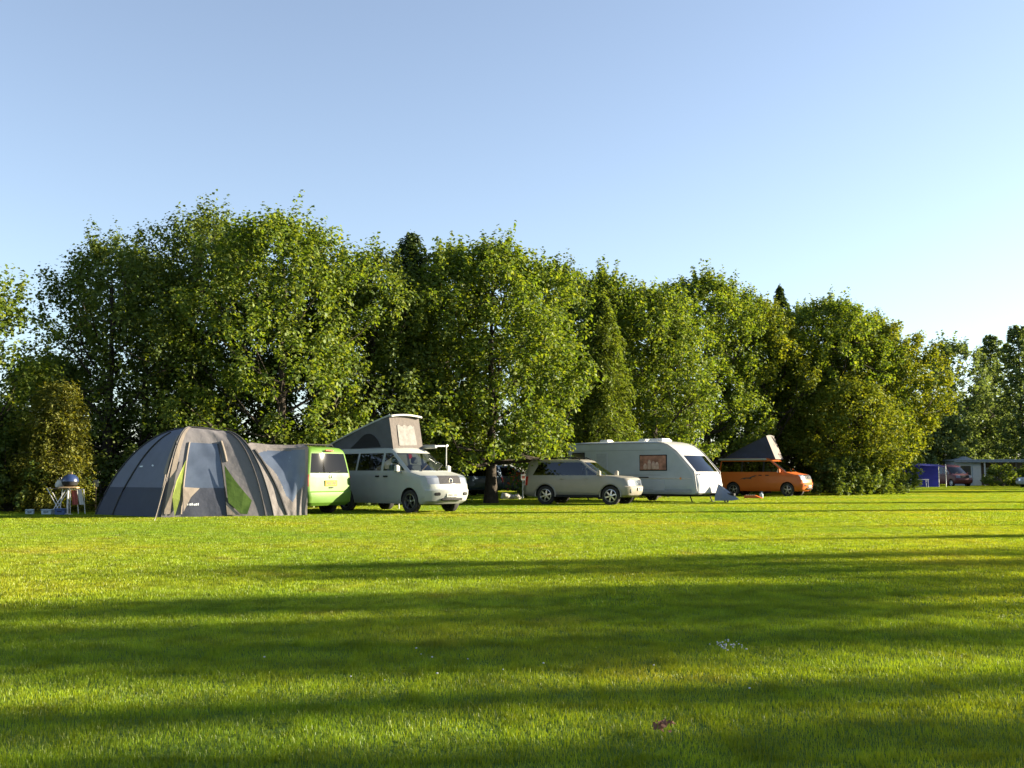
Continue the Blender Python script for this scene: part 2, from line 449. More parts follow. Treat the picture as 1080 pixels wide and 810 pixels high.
FINE = .80
FULL, DENSE = 1.36, 1.9
def broadleaf(name, label, cat, x, y, H, Rad, seed, leafm, zb=1.6, n_cl=300, per=58, leaf=.17, wide=.40, low=.6, group=None,
              gaps=0.0, lean=0.0, shoots=34, trunk_r=None, clump=1.0, stretch=1.0, stems=1):
    g = np.random.default_rng(seed); Rad *= FULL; n_cl = int(n_cl * DENSE)
    root = empty(name, (x, y, field_z(x, y) - .03)); tag(root, label, cat, group)
    ph = g.uniform(0, 6.28, 6)
    def rad(s, a):
        lob = 1 + .17 * math.sin(2 * a + ph[0] + 2 * s) + .16 * math.sin(3 * a + ph[1] + 6 * s) + .15 * math.sin(5 * a + ph[2] + 12 * s) + .10 * math.sin(13 * s + ph[3] + 2 * a)
        return Rad * envelope(s, wide, low) * lob
    tb = MB(); tr = trunk_r or .018 * H + .06
    tops = []
    for k in range(stems):
        ox, oy = (0, 0) if stems == 1 else (g.uniform(-.5, .5), g.uniform(-.5, .5))
        tp = [np.array([ox + lean * t * t * H * .3 + g.normal() * .05 * t * (i > 0), oy + g.normal() * .07 * t, H * .86 * t]) for i, t in enumerate(np.linspace(0, 1, 9))]
        sc = 1 / math.sqrt(stems)
        tb.tube(tp, [tr * sc * (1.35 if i == 0 else 1) * (1 - .88 * i / 8) for i in range(9)], 9)
        tops.append(tp)
    C, D, RL, RW = [], [], [], []
    def stem_at(k, z):
        tp = tops[k]; t = min(.999, max(0, z / (H * .86))) * 8; i = int(t)
        return tp[i] + (tp[i + 1] - tp[i]) * (t - i)
    nl = 20
    ga = g.uniform(0, 6.28)
    for i in range(nl):
        s = .02 + .93 * (i + .5) / nl
        a = ga + i * 2.39996 + g.normal() * .2
        rr = rad(s, a) * .82
        zt = zb + s * (H - zb)
        z0 = max(min(1.7, H * .3), zt - rr * (.55 + .5 * s) - .4)
        p0 = stem_at(i % stems, min(z0, H * .8))
        p1 = stem_at(i % stems, zt * .86) * np.array([1, 1, 0]) + np.array([math.cos(a) * rr, math.sin(a) * rr, zt])
        cv = limb_curve(p0, p1, g)
        rb = tr * .42 * (1 - .6 * s)
        tb.tube(cv, [rb * (1 - .82 * j / 5) for j in range(6)], 6)
        C.append(p1); D.append(p1 - p0); RL.append(.62); RW.append(.45)
        for q in range(4):
            t = g.uniform(.45, .95); j = int(t * 5); b0 = cv[j] + (cv[min(5, j + 1)] - cv[j]) * (t * 5 - j)
            aa = a + g.choice((-1, 1)) * g.uniform(.3, .9); ss = min(.97, max(.03, s + g.uniform(-.1, .14)))
            r2 = rad(ss, aa) * g.uniform(.75, .98)
            b1 = np.array([math.cos(aa) * r2, math.sin(aa) * r2, zb + ss * (H - zb)]) * np.array([1, 1, 1])
            b1[:2] += stem_at(0, b1[2] * .86)[:2]
            if np.linalg.norm(b1 - b0) > Rad * .75: b1 = b0 + (b1 - b0) / np.linalg.norm(b1 - b0) * Rad * .75
            tb.tube(limb_curve(b0, b1, g, .06, 4), [rb * .38, rb * .3, rb * .2, rb * .1], 5)
            C.append(b1); D.append(b1 - b0); RL.append(g.uniform(.4, .65)); RW.append(g.uniform(.3, .42))
    while len(C) < n_cl:
        s = g.random() ** .92; a = g.uniform(0, 6.283)
        if gaps and noise.noise(Vector((a * 1.3 + seed, s * 4.2, seed * .37))) < -.32 + gaps: continue
        rr = rad(s, a) * g.uniform(.30, 1.0) ** .55
        z = zb + s * (H - zb)
        c0 = stem_at(0, z * .86)
        C.append(np.array([c0[0] + math.cos(a) * rr, c0[1] + math.sin(a) * rr, z]))
        D.append(np.array([math.cos(a), math.sin(a), .5 + .9 * s])); RL.append(g.uniform(.42, .85)); RW.append(g.uniform(.26, .46))
    C, D, RL, RW = np.array(C), np.array(D), np.array(RL) * clump * stretch, np.array(RW) * clump
    # upright shoots breaking the outline
    Cs, Ds, Ls, Ws = [], [], [], []
    for i in range(shoots):
        s = 1 - g.random() ** 1.3 * .42; a = g.uniform(0, 6.283); rr = rad(s, a) * g.uniform(.5, 1.02)
        c0 = stem_at(0, H * .8)
        z = zb + s * (H - zb)
        L = g.uniform(.45, 1.05)
        Cs.append((c0[0] + math.cos(a) * rr, c0[1] + math.sin(a) * rr, z + L * .5))
        Ds.append((math.cos(a) * .25, math.sin(a) * .25, 1)); Ls.append(L); Ws.append(g.uniform(.15, .27))
    p1 = clumps_to_leaves(g, C, D, RL, RW, per)
    pos, nrm, ax = p1
    if shoots:
        p2 = clumps_to_leaves(g, np.array(Cs), np.array(Ds), np.array(Ls) * clump, np.array(Ws) * clump, int(per * 1.15))
        pos, nrm, ax = (np.concatenate([pos, p2[0]]), np.concatenate([nrm, p2[1]]), np.concatenate([ax, p2[2]]))
    keep = pos[:, 2] > .25
    V, F = leaves_np(g, pos[keep], nrm[keep], ax[keep], leaf * FINE)
    tb.build('trunk', M_BARK, root, smooth=60, fix=False)
    link_mesh('crown', np_mesh('crown', V, F, [leafm]), root)
    return root

def conifer(name, label, cat, x, y, H, Rad, seed, leafm, zb=.8, n_br=150, per=110, leaf=.22, power=.8, droop=.25, group=None, aspect=.32, rise=.15, tip=0.0):
    g = np.random.default_rng(seed)
    root = empty(name, (x, y, field_z(x, y) - .03)); tag(root, label, cat, group)
    tb = MB(); tr = .014 * H + .05
    tb.tube([(g.normal() * .04 * i / 6, g.normal() * .04 * i / 6, H * .97 * i / 6) for i in range(7)], [tr * (1 - .93 * i / 6) for i in range(7)], 8)
    pos, nrm, ax = [], [], []
    ph = g.uniform(0, 6.28, 3)
    for i in range(n_br):
        s = (i + g.random()) / n_br; a = i * 2.39996 + g.normal() * .3
        z = zb + s * (H - zb)
        r = Rad * ((1 - s) ** power * (1 - tip) + tip) * g.uniform(.72, 1.08) * (1 + .12 * math.sin(3 * a + ph[0]) + .1 * math.sin(7 * s * 3 + ph[1])) + .12
        r = min(r, Rad * 1.2)
        d = np.array([math.cos(a), math.sin(a), 0.0])
        m = int(per * (.35 + .65 * r / Rad))
        t = g.random(m) ** .7
        sidev = np.array([-d[1], d[0], 0])
        wv = (.10 + .30 * np.sin(np.pi * np.clip(t, 0, 1)) * r * .55)
        p = d[None] * (t * r)[:, None] + sidev[None] * (g.normal(size=m) * wv * .5)[:, None]
        zz = z + rise * r * t - droop * r * t ** 2 + g.normal(size=m) * .09 * (1 + r * .25) - np.abs(g.normal(size=m)) * .10
        p[:, 2] = zz
        if i % 3 == 0:
            tb.tube([(0, 0, z), tuple(d * r * .5 + np.array([0, 0, z + rise * r * .5 - droop * r * .25])), tuple(d * r * .9 + np.array([0, 0, z + rise * r * .9 - droop * r * .8]))], [tr * .22 * (1 - s) + .012, tr * .14 * (1 - s) + .008, .006], 5)
        pos.append(p)
        nrm.append(np.array([0, 0, .8]) + d * .3 + g.normal(size=(m, 3)) * .5)
        ax.append(d * .7 + np.array([0, 0, -droop * 1.4]) + g.normal(size=(m, 3)) * .45)
    pos, nrm, ax = map(np.concatenate, (pos, nrm, ax))
    keep = pos[:, 2] > .1
    V, F = leaves_np(g, pos[keep], nrm[keep], ax[keep], leaf, aspect)
    tb.build('trunk', M_BARK, root, smooth=60, fix=False)
    link_mesh('crown', np_mesh('crown', V, F, [leafm]), root)
    return root

def shrub(label, x, y, H, Rad, seed, leafm, n_cl=70, per=60, leaf=.12, name='shrub', group=None, depth=None):
    g = np.random.default_rng(seed)
    root = empty(name, (x, y, field_z(x, y) - .02)); tag(root, label, name.replace('_', ' ').split()[-1], group)
    C, D = [], []
    sb = MB()
    for i in range(n_cl):
        a = g.uniform(0, 6.283); s = g.random()
        r = Rad * math.sqrt(max(.05, 1 - (s * .9) ** 2)) * g.random() ** .4 * (1 + .25 * math.sin(3 * a + seed))
        p = np.array([math.cos(a) * r, math.sin(a) * r * (depth or 1), .2 + s * (H - .35) * (1 - .15 * r / Rad)])
        C.append(p); D.append(np.array([math.cos(a) * .6, math.sin(a) * .6, 1]))
        if i % 6 == 0: sb.tube([(p[0] * .15, p[1] * .15, 0), tuple(p * .55 + np.array([0, 0, .1])), tuple(p)], [.025, .016, .006], 5)
    n = len(C)
    pos, nrm, ax = clumps_to_leaves(g, np.array(C), np.array(D), g.uniform(.28, .5, n), g.uniform(.2, .34, n), per)
    keep = pos[:, 2] > .04
    V, F = leaves_np(g, pos[keep], nrm[keep], ax[keep], leaf)
    sb.build('stem', M_BARK, root, smooth=60, fix=False)
    link_mesh('foliage', np_mesh('foliage', V, F, [leafm]), root)
    return root

def tree_px(fn, name, label, px, Y, top, hw, seed, leafm, cat='tree', **k):
    p = at(px, Y)
    return fn(name, label, cat, p.x, Y, height(top + (13 if fn is broadleaf else 3), Y), hw / FPX * Y, seed, leafm, **k)

ROW = 'trees along the camping row'
tree_px(broadleaf, 'sycamore_tree', 'tree at the left end of the row with long shoots leaning over the dark bush', -74, 33, 232, 72, 11, M_LEAF_SYC, n_cl=270, group=ROW, gaps=.12, zb=1.2, leaf=.17)
tree_px(broadleaf, 'sycamore_tree', 'open dark leaved tree with sky showing through, behind the left edge of the tent', 114, 37.5, 245, 58, 12, M_LEAF_DARK, n_cl=215, per=50, group=ROW, gaps=.24, zb=1.4, wide=.58, low=.85, leaf=.16)
tree_px(broadleaf, 'sycamore_tree', 'tall tree with a narrow ragged top directly behind the tent peak', 198, 39.5, 212, 54, 13, M_LEAF_DARK, n_cl=240, per=52, group=ROW, gaps=.16, zb=1.8, wide=.55, low=.6, shoots=34, leaf=.16)
tree_px(broadleaf, 'sycamore_tree', 'broad bright green tree behind the tunnel between tent and lime van', 296, 37.5, 220, 80, 14, M_LEAF_SYC, n_cl=380, group=ROW, zb=1.3, wide=.58, low=.85, shoots=36, leaf=.18)
tree_px(broadleaf, 'maple_tree', 'bushy dark leaved tree above the pale van with the raised roof', 392, 41, 258, 66, 15, M_LEAF_DARK, n_cl=260, group=ROW, zb=1.2, wide=.42, low=.8, leaf=.17)
tree_px(conifer, 'fir_tree', 'dark conifer with a feathery top standing behind the bushy dark leaved tree', 432, 44, 240, 66, 16, M_NEEDLE, n_br=210, per=130, leaf=.26, power=.55, group=ROW)
tree_px(broadleaf, 'sycamore_tree', 'big bright tree over the gap between the pale van and the silver car', 518, 43, 250, 72, 17, M_LEAF_SYC, n_cl=460, group=ROW, zb=1.5, wide=.58, low=.9, shoots=40, leaf=.20)
tree_px(broadleaf, 'sycamore_tree', 'tree with a leaning trunk behind the silver car and the drooping larch', 622, 54, 281, 48, 18, M_LEAF_SYC, n_cl=250, group=ROW, zb=3.0, wide=.58, shoots=30, leaf=.2, lean=.22)
tree_px(conifer, 'larch_tree', 'soft light green drooping larch behind the rear of the white caravan', 634, 49.3, 306, 44, 19, M_LEAF_LIME, n_br=200, per=150, leaf=.2, power=.45, droop=.55, aspect=.35, zb=2.9, group=ROW)
tree_px(broadleaf, 'sycamore_tree', 'round topped tree rising over the roof vents of the caravan', 690, 54, 293, 46, 20, M_LEAF_SYC, n_cl=270, group=ROW, zb=1.6, wide=.58, low=.85, shoots=26, leaf=.2)
tree_px(broadleaf, 'sycamore_tree', 'tall tree directly behind the caravan nose with a spiky crown', 746, 61, 281, 52, 21, M_LEAF_SYC, n_cl=340, group=ROW, zb=2.6, wide=.58, low=.85, shoots=38, leaf=.21)
tree_px(broadleaf, 'maple_tree', 'brownish olive tree above the tent roof of the orange van', 806, 64, 312, 42, 22, M_LEAF_GOLD, n_cl=230, group=ROW, zb=1.5, wide=.45, low=.8, leaf=.21)
tree_px(conifer, 'fir_tree', 'dark pointed fir sticking up behind the olive tree and the orange van', 826, 70, 297, 40, 23, M_NEEDLE, n_br=170, per=110, leaf=.32, power=.7, group=ROW)
tree_px(broadleaf, 'sycamore_tree', 'tree with a rounded yellow green crown just beyond the orange van', 876, 66, 308, 54, 24, M_LEAF_SYC, n_cl=330, group=ROW, zb=2.4, wide=.58, low=.7, shoots=30, leaf=.23)
tree_px(broadleaf, 'lime_tree', 'last tree of the row with a sunlit golden crown sloping down', 922, 67, 328, 49, 25, M_LEAF_GOLD, n_cl=400, group=ROW, zb=1.3, wide=.55, low=.42, shoots=20, leaf=.23)
tree_px(broadleaf, 'lime_tree', 'low spreading tree in front of the end of the row', 896, 62, 392, 44, 26, M_LEAF_GOLD, n_cl=250, group=ROW, zb=1.0, wide=.5, low=.5, shoots=8, leaf=.2)
for args in [(345, 44, 268, 50, 51, M_LEAF_DARK, 'dark tree filling the gap behind the lime van roof'),
             (472, 44.5, 256, 46, 52, M_LEAF_LIME, 'fresh green tree squeezed between the dark conifer and the big bright tree'),
             (584, 52, 270, 44, 53, M_LEAF_DARK, 'dark tree behind the leaning trunk and the silver car'),
             (657, 56, 298, 42, 54, M_LEAF_SYC, 'tree showing between the larch and the round topped tree'),
             (788, 68, 300, 40, 55, M_LEAF_SYC, 'green tree between the spiky crown and the dark pointed fir'),
             (846, 69, 312, 40, 56, M_LEAF_SYC, 'tree just right of the dark pointed fir'),
             (902, 70, 318, 42, 57, M_LEAF_SYC, 'tall tree between the rounded crown and the golden crown'),
             (52, 42, 372, 40, 58, M_LEAF_DARK, 'thin shaded tree behind the olive evergreen bush'),
             (152, 43, 262, 50, 59, M_LEAF_DARK, 'thin shaded tree between the open tree and the narrow ragged tree'),
             (245, 42, 240, 50, 50, M_LEAF_SYC, 'tree between the narrow ragged tree and the broad bright tree')]:
    tree_px(broadleaf, 'sycamore_tree', args[6], *args[:6], n_cl=190, per=54, group=ROW, zb=1.4, wide=.58, low=.8, leaf=.2, shoots=24, gaps=.1 if args[0] < 200 else 0)
# far trees round the chalet
FAR = 'far trees behind the chalet'
tree_px(broadleaf, 'ash_tree', 'thin grey green tree in shade just left of the far chalet', 1002, 119, 352, 40, 31, M_FAR, n_cl=260, per=40, leaf=.42, zb=1.5, wide=.58, low=.8, clump=1.5, group=FAR, gaps=.1)
tree_px(conifer, 'cypress_tree', 'tall dark cypress rising over the flat roof of the chalet', 1048, 122, 352, 30, 32, M_FAR, n_br=110, per=90, leaf=.6, power=.35, droop=.1, rise=.5, group=FAR)
tree_px(conifer, 'cypress_tree', 'widest dark cypress at the picture edge behind the small car', 1078, 112, 341, 30, 33, M_FAR, n_br=115, per=90, leaf=.6, power=.4, droop=.1, rise=.5, group=FAR)
tree_px(broadleaf, 'ash_tree', 'dark rounded tree behind the blue shelter', 968, 112, 420, 34, 34, M_FAR, n_cl=200, per=40, leaf=.42, zb=.6, wide=.4, low=.85, clump=1.5, group=FAR, shoots=6)
tree_px(broadleaf, 'ash_tree', 'low dark tree filling the gap behind the chalet roof', 1028, 128, 410, 40, 36, M_FAR, n_cl=220, per=40, leaf=.45, zb=.6, wide=.4, low=.85, clump=1.6, group=FAR, shoots=6)

# shrubs and hedge bushes under the row
HB = 'bushes along the hedge bottom'
sh = [
 (8, 33.5, 2.6, 1.9, M_LEAF_DARK, 'dark bush at the far left behind the camping table'),
 (148, 35.5, 2.3, 1.7, M_LEAF_DARK, 'dark bush behind the left slope of the tent'),
 (225, 36.5, 2.9, 1.9, M_LEAF_SYC, 'leafy bush showing above the tent roof'),
 (300, 37, 2.9, 1.9, M_LEAF_SYC, 'leafy bush behind the tent tunnel'),
 (365, 39.5, 2.7, 1.8, M_LEAF_DARK, 'dark bush behind the raised roof'),
 (442, 41.5, 2.4, 1.6, M_LEAF_SYC, 'sunlit bush beside the windscreen of the pale van'),
 (600, 52, 2.2, 2.4, M_LEAF_DARK, 'dark bush behind the silver car roof'),
 (676, 53, 2.6, 2.0, M_LEAF_DARK, 'dark bush behind the middle of the caravan'),
 (730, 59, 2.8, 2.0, M_LEAF_DARK, 'dark bush behind the sloping caravan front'),
 (775, 65, 3.4, 2.4, M_LEAF_GOLD, 'olive bush behind the orange van'),
 (862, 65, 2.4, 1.9, M_LEAF_DARK, 'dark bush just right of the orange van'),
 (886, 59.5, 2.2, 2.0, M_LEAF_DARK, 'dark bush in the shade below the golden tree'),
 (916, 62, 1.9, 1.8, M_LEAF_DARK, 'low dark bush in front of the trunk of the last tree'),
 (925, 72, 3.0, 2.4, M_LEAF_DARK, 'dark bush at the end of the row beside the blue shelter'),
]
for i, (px, Y, H, Rr, m, lab) in enumerate(sh):
    p = at(px, Y); shrub(lab, p.x, Y, H, Rr, 60 + i, m, n_cl=90, per=60, leaf=.13 if Y < 45 else .17, group=HB)
tree_px(conifer, 'yew_bush', 'rounded olive yellow evergreen bush behind the camping table', 62, 33, 402, 46, 41, M_NEEDLE_OLIVE, cat='bush', n_br=170, per=130, leaf=.13, power=.27, droop=.2, zb=.15, aspect=.4)
tree_px(conifer, 'yew_bush', 'dark evergreen bush at the left edge of the picture', 14, 34.5, 428, 48, 42, M_NEEDLE, cat='bush', n_br=130, per=110, leaf=.14, power=.5, droop=.2, zb=.15, aspect=.4)
# hedge behind the trees: one thing per stretch
def hedge(label, a, b, H, seed, leaf=.2, leafm=None, n=1.0):
    g = np.random.default_rng(seed)
    a, b = Vector(a), Vector(b); L = (b - a).length; d = (b - a) / L; nrm = Vector((-d.y, d.x, 0))
    root = empty('hedge', a); tag(root, label, 'hedge', 'hedges behind the trees')
    C = []; cnt = int(L * H * 5 * n)
    sb = MB()
    for i in range(cnt):
        t = g.random() * L; z = .15 + g.random() * (H - .2 + .35 * math.sin(t * 1.3 + seed)); o = g.normal() * .42
        p = d * t + nrm * o; C.append((p.x, p.y, z))
    for i in range(int(L / .8)):
        p = d * (i * .8 + .2); sb.tube([(p.x, p.y, 0), (p.x + g.normal() * .1, p.y + g.normal() * .1, H * .75)], [.03, .01], 5)
    C = np.array(C); m = len(C)
    pos, nn, ax = clumps_to_leaves(g, C, np.tile([[0, 0, 1.0]], (m, 1)), g.uniform(.3, .5, m), g.uniform(.25, .4, m), 34)
    keep = pos[:, 2] > .03
    V, F = leaves_np(g, pos[keep], nn[keep], ax[keep], leaf)
    sb.build('stem', M_BARK, root, smooth=60, fix=False)
    link_mesh('foliage', np_mesh('foliage', V, F, [leafm or M_LEAF_DARK]), root)
hedge('dark hedge running behind the tent and the lime van', at(-90, 37.5), at(385, 47), 2.9, 1)
hedge('dark hedge running behind the silver car and the caravan', at(540, 66), at(770, 67), 3.6, 2, .24)
hedge('tall dark hedge far behind the parked cars in shade', at(360, 76), at(620, 74), 4.6, 5, .3, n=.7)
hedge('dark hedge running behind the orange van to the end of the row', at(770, 69), at(965, 80), 3.6, 3, .26)

# trees along the right side of the field, outside the picture: their shade crosses the grass
FULL, FINE = 1.0, 1.0
EDGE = [  # column x, where its shade meets the camera line, height, radius, leaf density
 (57, 13.4, 14.2, 3.0, .6), (60, 10.4, 15.4, 1.2, .5), (58, 8.9, 17.2, 1.7, .52), (62, 7.2, 17.6, .8, .55), (57, 5.6, 17.0, .5, .6), (60, 4.3, 17.2, .9, .55),
 (59, 2.6, 15.6, .9, .9), (61, 18.4, 13.2, .7, .8), (63, 22.5, 12.6, .45, .7), (58, .2, 16, 1.3, .8), (58, -5.5, 16, 3.0, .8), (60, 32.0, 15.4, .6, .9),
 (50, 40.5, 11, 1.0, .9), (50, 63, 9.6, 3.0, .9),
 (62, 75, 11, 3.6, .8), (66, 85, 11, 4.5, .8), (70, 97, 12, 4.8, .8), (58, 66, 9, 1.2, .8)]
EDGE = [(a, b, c * 1.15, d, e) for a, b, c, d, e in EDGE]
for i, (tx, z0, H, Rd, dn) in enumerate(EDGE):
    DENSE = dn
    yy = z0 + .178 * tx
    broadleaf('field_edge_tree', 'tree at the right side of the field whose shade falls across the grass', 'tree', tx, yy, H, Rd, 80 + i, M_LEAF_SYC,
              n_cl=int((110 + 60 * Rd) * (H / 10)), per=36, leaf=.24, zb=.8, wide=.45, low=.85, group='trees along the right side of the field', shoots=6, clump=1.0 if Rd > 1 else .6)
# ------------------------------------------------------------------ vehicles
M_BLACK = mat('black_plastic', (.018, .018, .019), .7, spec=.2, vary=.2)
M_RUBBER = mat('tyre_rubber', (.022, .021, .020), .85, vary=.3, scale=14)
M_SEAL = mat('rubber_seal', (.012, .012, .012), .8, spec=.1)
M_ALLOY = mat('alloy', (.50, .50, .51), .32, .9, vary=.1)
M_ALLOY_DARK = mat('dark_alloy', (.22, .22, .225), .3, .8, vary=.2)
M_STEEL = mat('painted_steel', (.55, .56, .57), .4, .6, vary=.15)
M_CHROME = mat('chrome', (.75, .75, .76), .14, 1.0)
M_LAMP = mat('lamp_lens', (.10, .12, .16), .3, 0, coat=.3)
M_AMBER = mat('amber_lens', (.65, .25, .03), .15, coat=1)
M_RED = mat('red_lens', (.42, .022, .018), .15, coat=1)
M_PLATE_Y = mat('yellow_plate', (.40, .22, .02), .6, spec=.2)
M_PLATE_W = mat('white_plate', (.40, .40, .38), .6, spec=.2)
M_INK = mat('black_ink', (.02, .02, .02), .5)
M_SEAT = mat('seat_cloth', (.055, .055, .06), .9, vary=.3)
M_SEAT_G = mat('pale_green_cloth', (.42, .50, .36), .9, vary=.2)
M_UNDER = mat('dark_underside', (.02, .02, .02), .9)
G_CLEAR = glass('clear_glass', (.55, .62, .60))
G_TINT = glass('tinted_glass', (.17, .18, .18))
G_BLACK = glass('privacy_glass', (.04, .04, .045))
def paint(name, c, rough=.45, metal=0.0, vary=.06):
    return mat(name, c, rough, metal, spec=.3, vary=vary, scale=3, coat=.15)
P_WHITE = paint('pale_grey_paint', (.31, .325, .305))
P_LIME = paint('lime_paint', (.072, .150, .016))
P_ORANGE = paint('orange_paint', (.44, .098, .012))
P_SILVER = paint('silver_paint', (.25, .235, .20), .42, .3)
P_BLUE = paint('dark_blue_paint', (.05, .09, .15), .3, .3)
P_MAROON = paint('maroon_paint', (.09, .018, .02))
P_CARAVAN = mat('caravan_skin', (.36, .40, .45), .38, vary=.07, scale=2.5, coat=.3)
P_GREYBLUE = mat('caravan_door_panel', (.30, .33, .38), .45, vary=.08)

def shell(levels, nR=3, nA=4, nF=4):
    """layers of rounded plan outlines stacked from sill to roof; every face knows where it is"""
    bm = bmesh.new(); rings = []; cls = None
    for Lv in levels:
        hw, xr, xf, cr, cf, br, bf = Lv['hw'], Lv['xr'], Lv['xf'], Lv['cr'], Lv['cf'], Lv.get('br', .04), Lv.get('bf', .10)
        h = []; c = []
        for i in range(nR + 1):
            y = (hw - cr) * i / nR; h.append((xr + br * (y / hw) ** 2, y))
        xrc = h[-1][0]
        for k in range(1, nA + 1):
            a = math.pi / 2 * k / nA; h.append((xrc + cr - cr * math.cos(a), hw - cr + cr * math.sin(a)))
        xfc = xf - bf * ((hw - cf) / hw) ** 2
        lo, hi = xrc + cr, xfc - cf
        cols = Lv['cols']; m = len(cols)
        for k, x in enumerate(cols):
            h.append((min(max(x, lo + .004 * (k + 1)), hi - .004 * (m - k)), hw))
        for k in range(nA + 1):
            a = math.pi / 2 * (1 - k / nA); h.append((xfc - cf + cf * math.cos(a), hw - cf + cf * math.sin(a)))
        for i in range(1, nF + 1):
            y = (hw - cf) * (1 - i / nF); h.append((xf - bf * (y / hw) ** 2, y))
        half_cls = [('r', i) for i in range(nR)] + [('rc', i) for i in range(nA)] + [('s', i) for i in range(m + 1)] + [('fc', i) for i in range(nA)] + [('f', i) for i in range(nF)]
        pts = h + [(x, -y) for x, y in reversed(h[1:-1])]
        cls = [(a, b, 1) for a, b in half_cls] + [(a, b, -1) for a, b in reversed(half_cls)]
        dz = Lv.get('dz', 0)
        rings.append([bm.verts.new((x, y, Lv['z'] + dz * (x - xr) / (xf - xr))) for x, y in pts])
    faces = {}
    n = len(rings[0])
    for i in range(len(rings) - 1):
        for j in range(n):
            f = bm.faces.new((rings[i][j], rings[i][(j + 1) % n], rings[i + 1][(j + 1) % n], rings[i + 1][j]))
            faces[(i,) + cls[j]] = f
    # caps: strips between mirrored points keep the roof smooth
    def cap(r):
        h = n // 2
        for j in range(h):
            a, b = r[j], r[j + 1]; c2, d2 = r[(n - j - 1) % n], r[(n - j) % n]
            vs = []
            for v in (a, b, c2, d2):
                if v not in vs: vs.append(v)
            if len(vs) > 2: bm.faces.new(vs)
    cap(rings[0]); cap(rings[-1])
    bmesh.ops.recalc_face_normals(bm, faces=bm.faces)
    return bm, faces

def split_shell(bm, faces, rules, parent, body_mat, arches=(), arch_r=.37, body_name='body', hw=.95, extra=None):
    """rules: list of (part, material, parent part or None, inset, rim material, test(level, class, index, side)); arches: axle x positions"""
    keys = ['body']; info = [None]
    for q, rl in enumerate(rules):
        for key, f in faces.items():
            if rl[5](*key):
                side = key[3] if rl[6:] and rl[6] == 'sides' else 0
                kk = (q, side)
                if kk not in keys: keys.append(kk); info.append(rl)
                f.material_index = keys.index(kk)
    arch_i = len(keys)
    me = bpy.data.meshes.new('shell'); bm.to_mesh(me); bm.free()
    tmp = link_mesh('shell', me)
    for _ in range(arch_i + 1): me.materials.append(M_UNDER)
    cut = None
    if arches:
        cb = bmesh.new()
        for x in arches:
            for s in (-1, 1):
                g = bmesh.ops.create_cone(cb, cap_ends=True, segments=36, radius1=arch_r, radius2=arch_r, depth=.6,
                                          matrix=Matrix.Translation((x, s * (hw - .04), extra or .35)) @ Matrix.Rotation(R(90), 4, 'X'))
        for f in cb.faces: f.material_index = arch_i
        cme = bpy.data.meshes.new('cut'); cb.to_mesh(cme); cb.free()
        for _ in range(arch_i + 1): cme.materials.append(M_UNDER)
        cut = link_mesh('cut', cme)
        md = tmp.modifiers.new('b', 'BOOLEAN'); md.object = cut; md.operation = 'DIFFERENCE'; md.solver = 'EXACT'
    dg = bpy.context.evaluated_depsgraph_get(); dg.update()
    ev = tmp.evaluated_get(dg); em = bpy.data.meshes.new_from_object(ev)
    bpy.data.objects.remove(tmp); 
    if cut: bpy.data.objects.remove(cut)
    made = {}
    def extract(idx, name, mats, inset, par, rim):
        b = bmesh.new(); b.from_mesh(em)
        bmesh.ops.delete(b, geom=[f for f in b.faces if f.material_index not in idx], context='FACES')
        if not b.faces: b.free(); return None
        for f in b.faces: f.material_index = (1 if f.material_index == arch_i else 0)
        if inset > 0:
            fs = list(b.faces)
            r = bmesh.ops.inset_region(b, faces=fs, thickness=inset, use_even_offset=True)
            if rim:
                for f in r['faces']: f.material_index = 1
            else:
                bmesh.ops.delete(b, geom=r['faces'], context='FACES')
        m2 = bpy.data.meshes.new(name); b.to_mesh(m2); b.free()
        for m in mats: m2.materials.append(m)
        m2.polygons.foreach_set('use_smooth', [True] * len(m2.polygons)); m2.set_sharp_from_angle(angle=R(32))
        return link_mesh(name, m2, par)
    body = extract({0, arch_i}, body_name, [body_mat, M_UNDER], 0, parent, None)
    for i in range(1, arch_i):
        q, side = keys[i]; rl = info[i]
        par = parent
        if rl[2]:
            par = made.get((rl[2], side)) or made.get((rl[2], 0)) or parent
        o = extract({i}, rl[0], [rl[1], rl[4] or M_SEAL], rl[3], par, rl[4])
        if o: made[(rl[7] if len(rl) > 7 else rl[0], side)] = o
    made[('body', 0)] = body
    return made

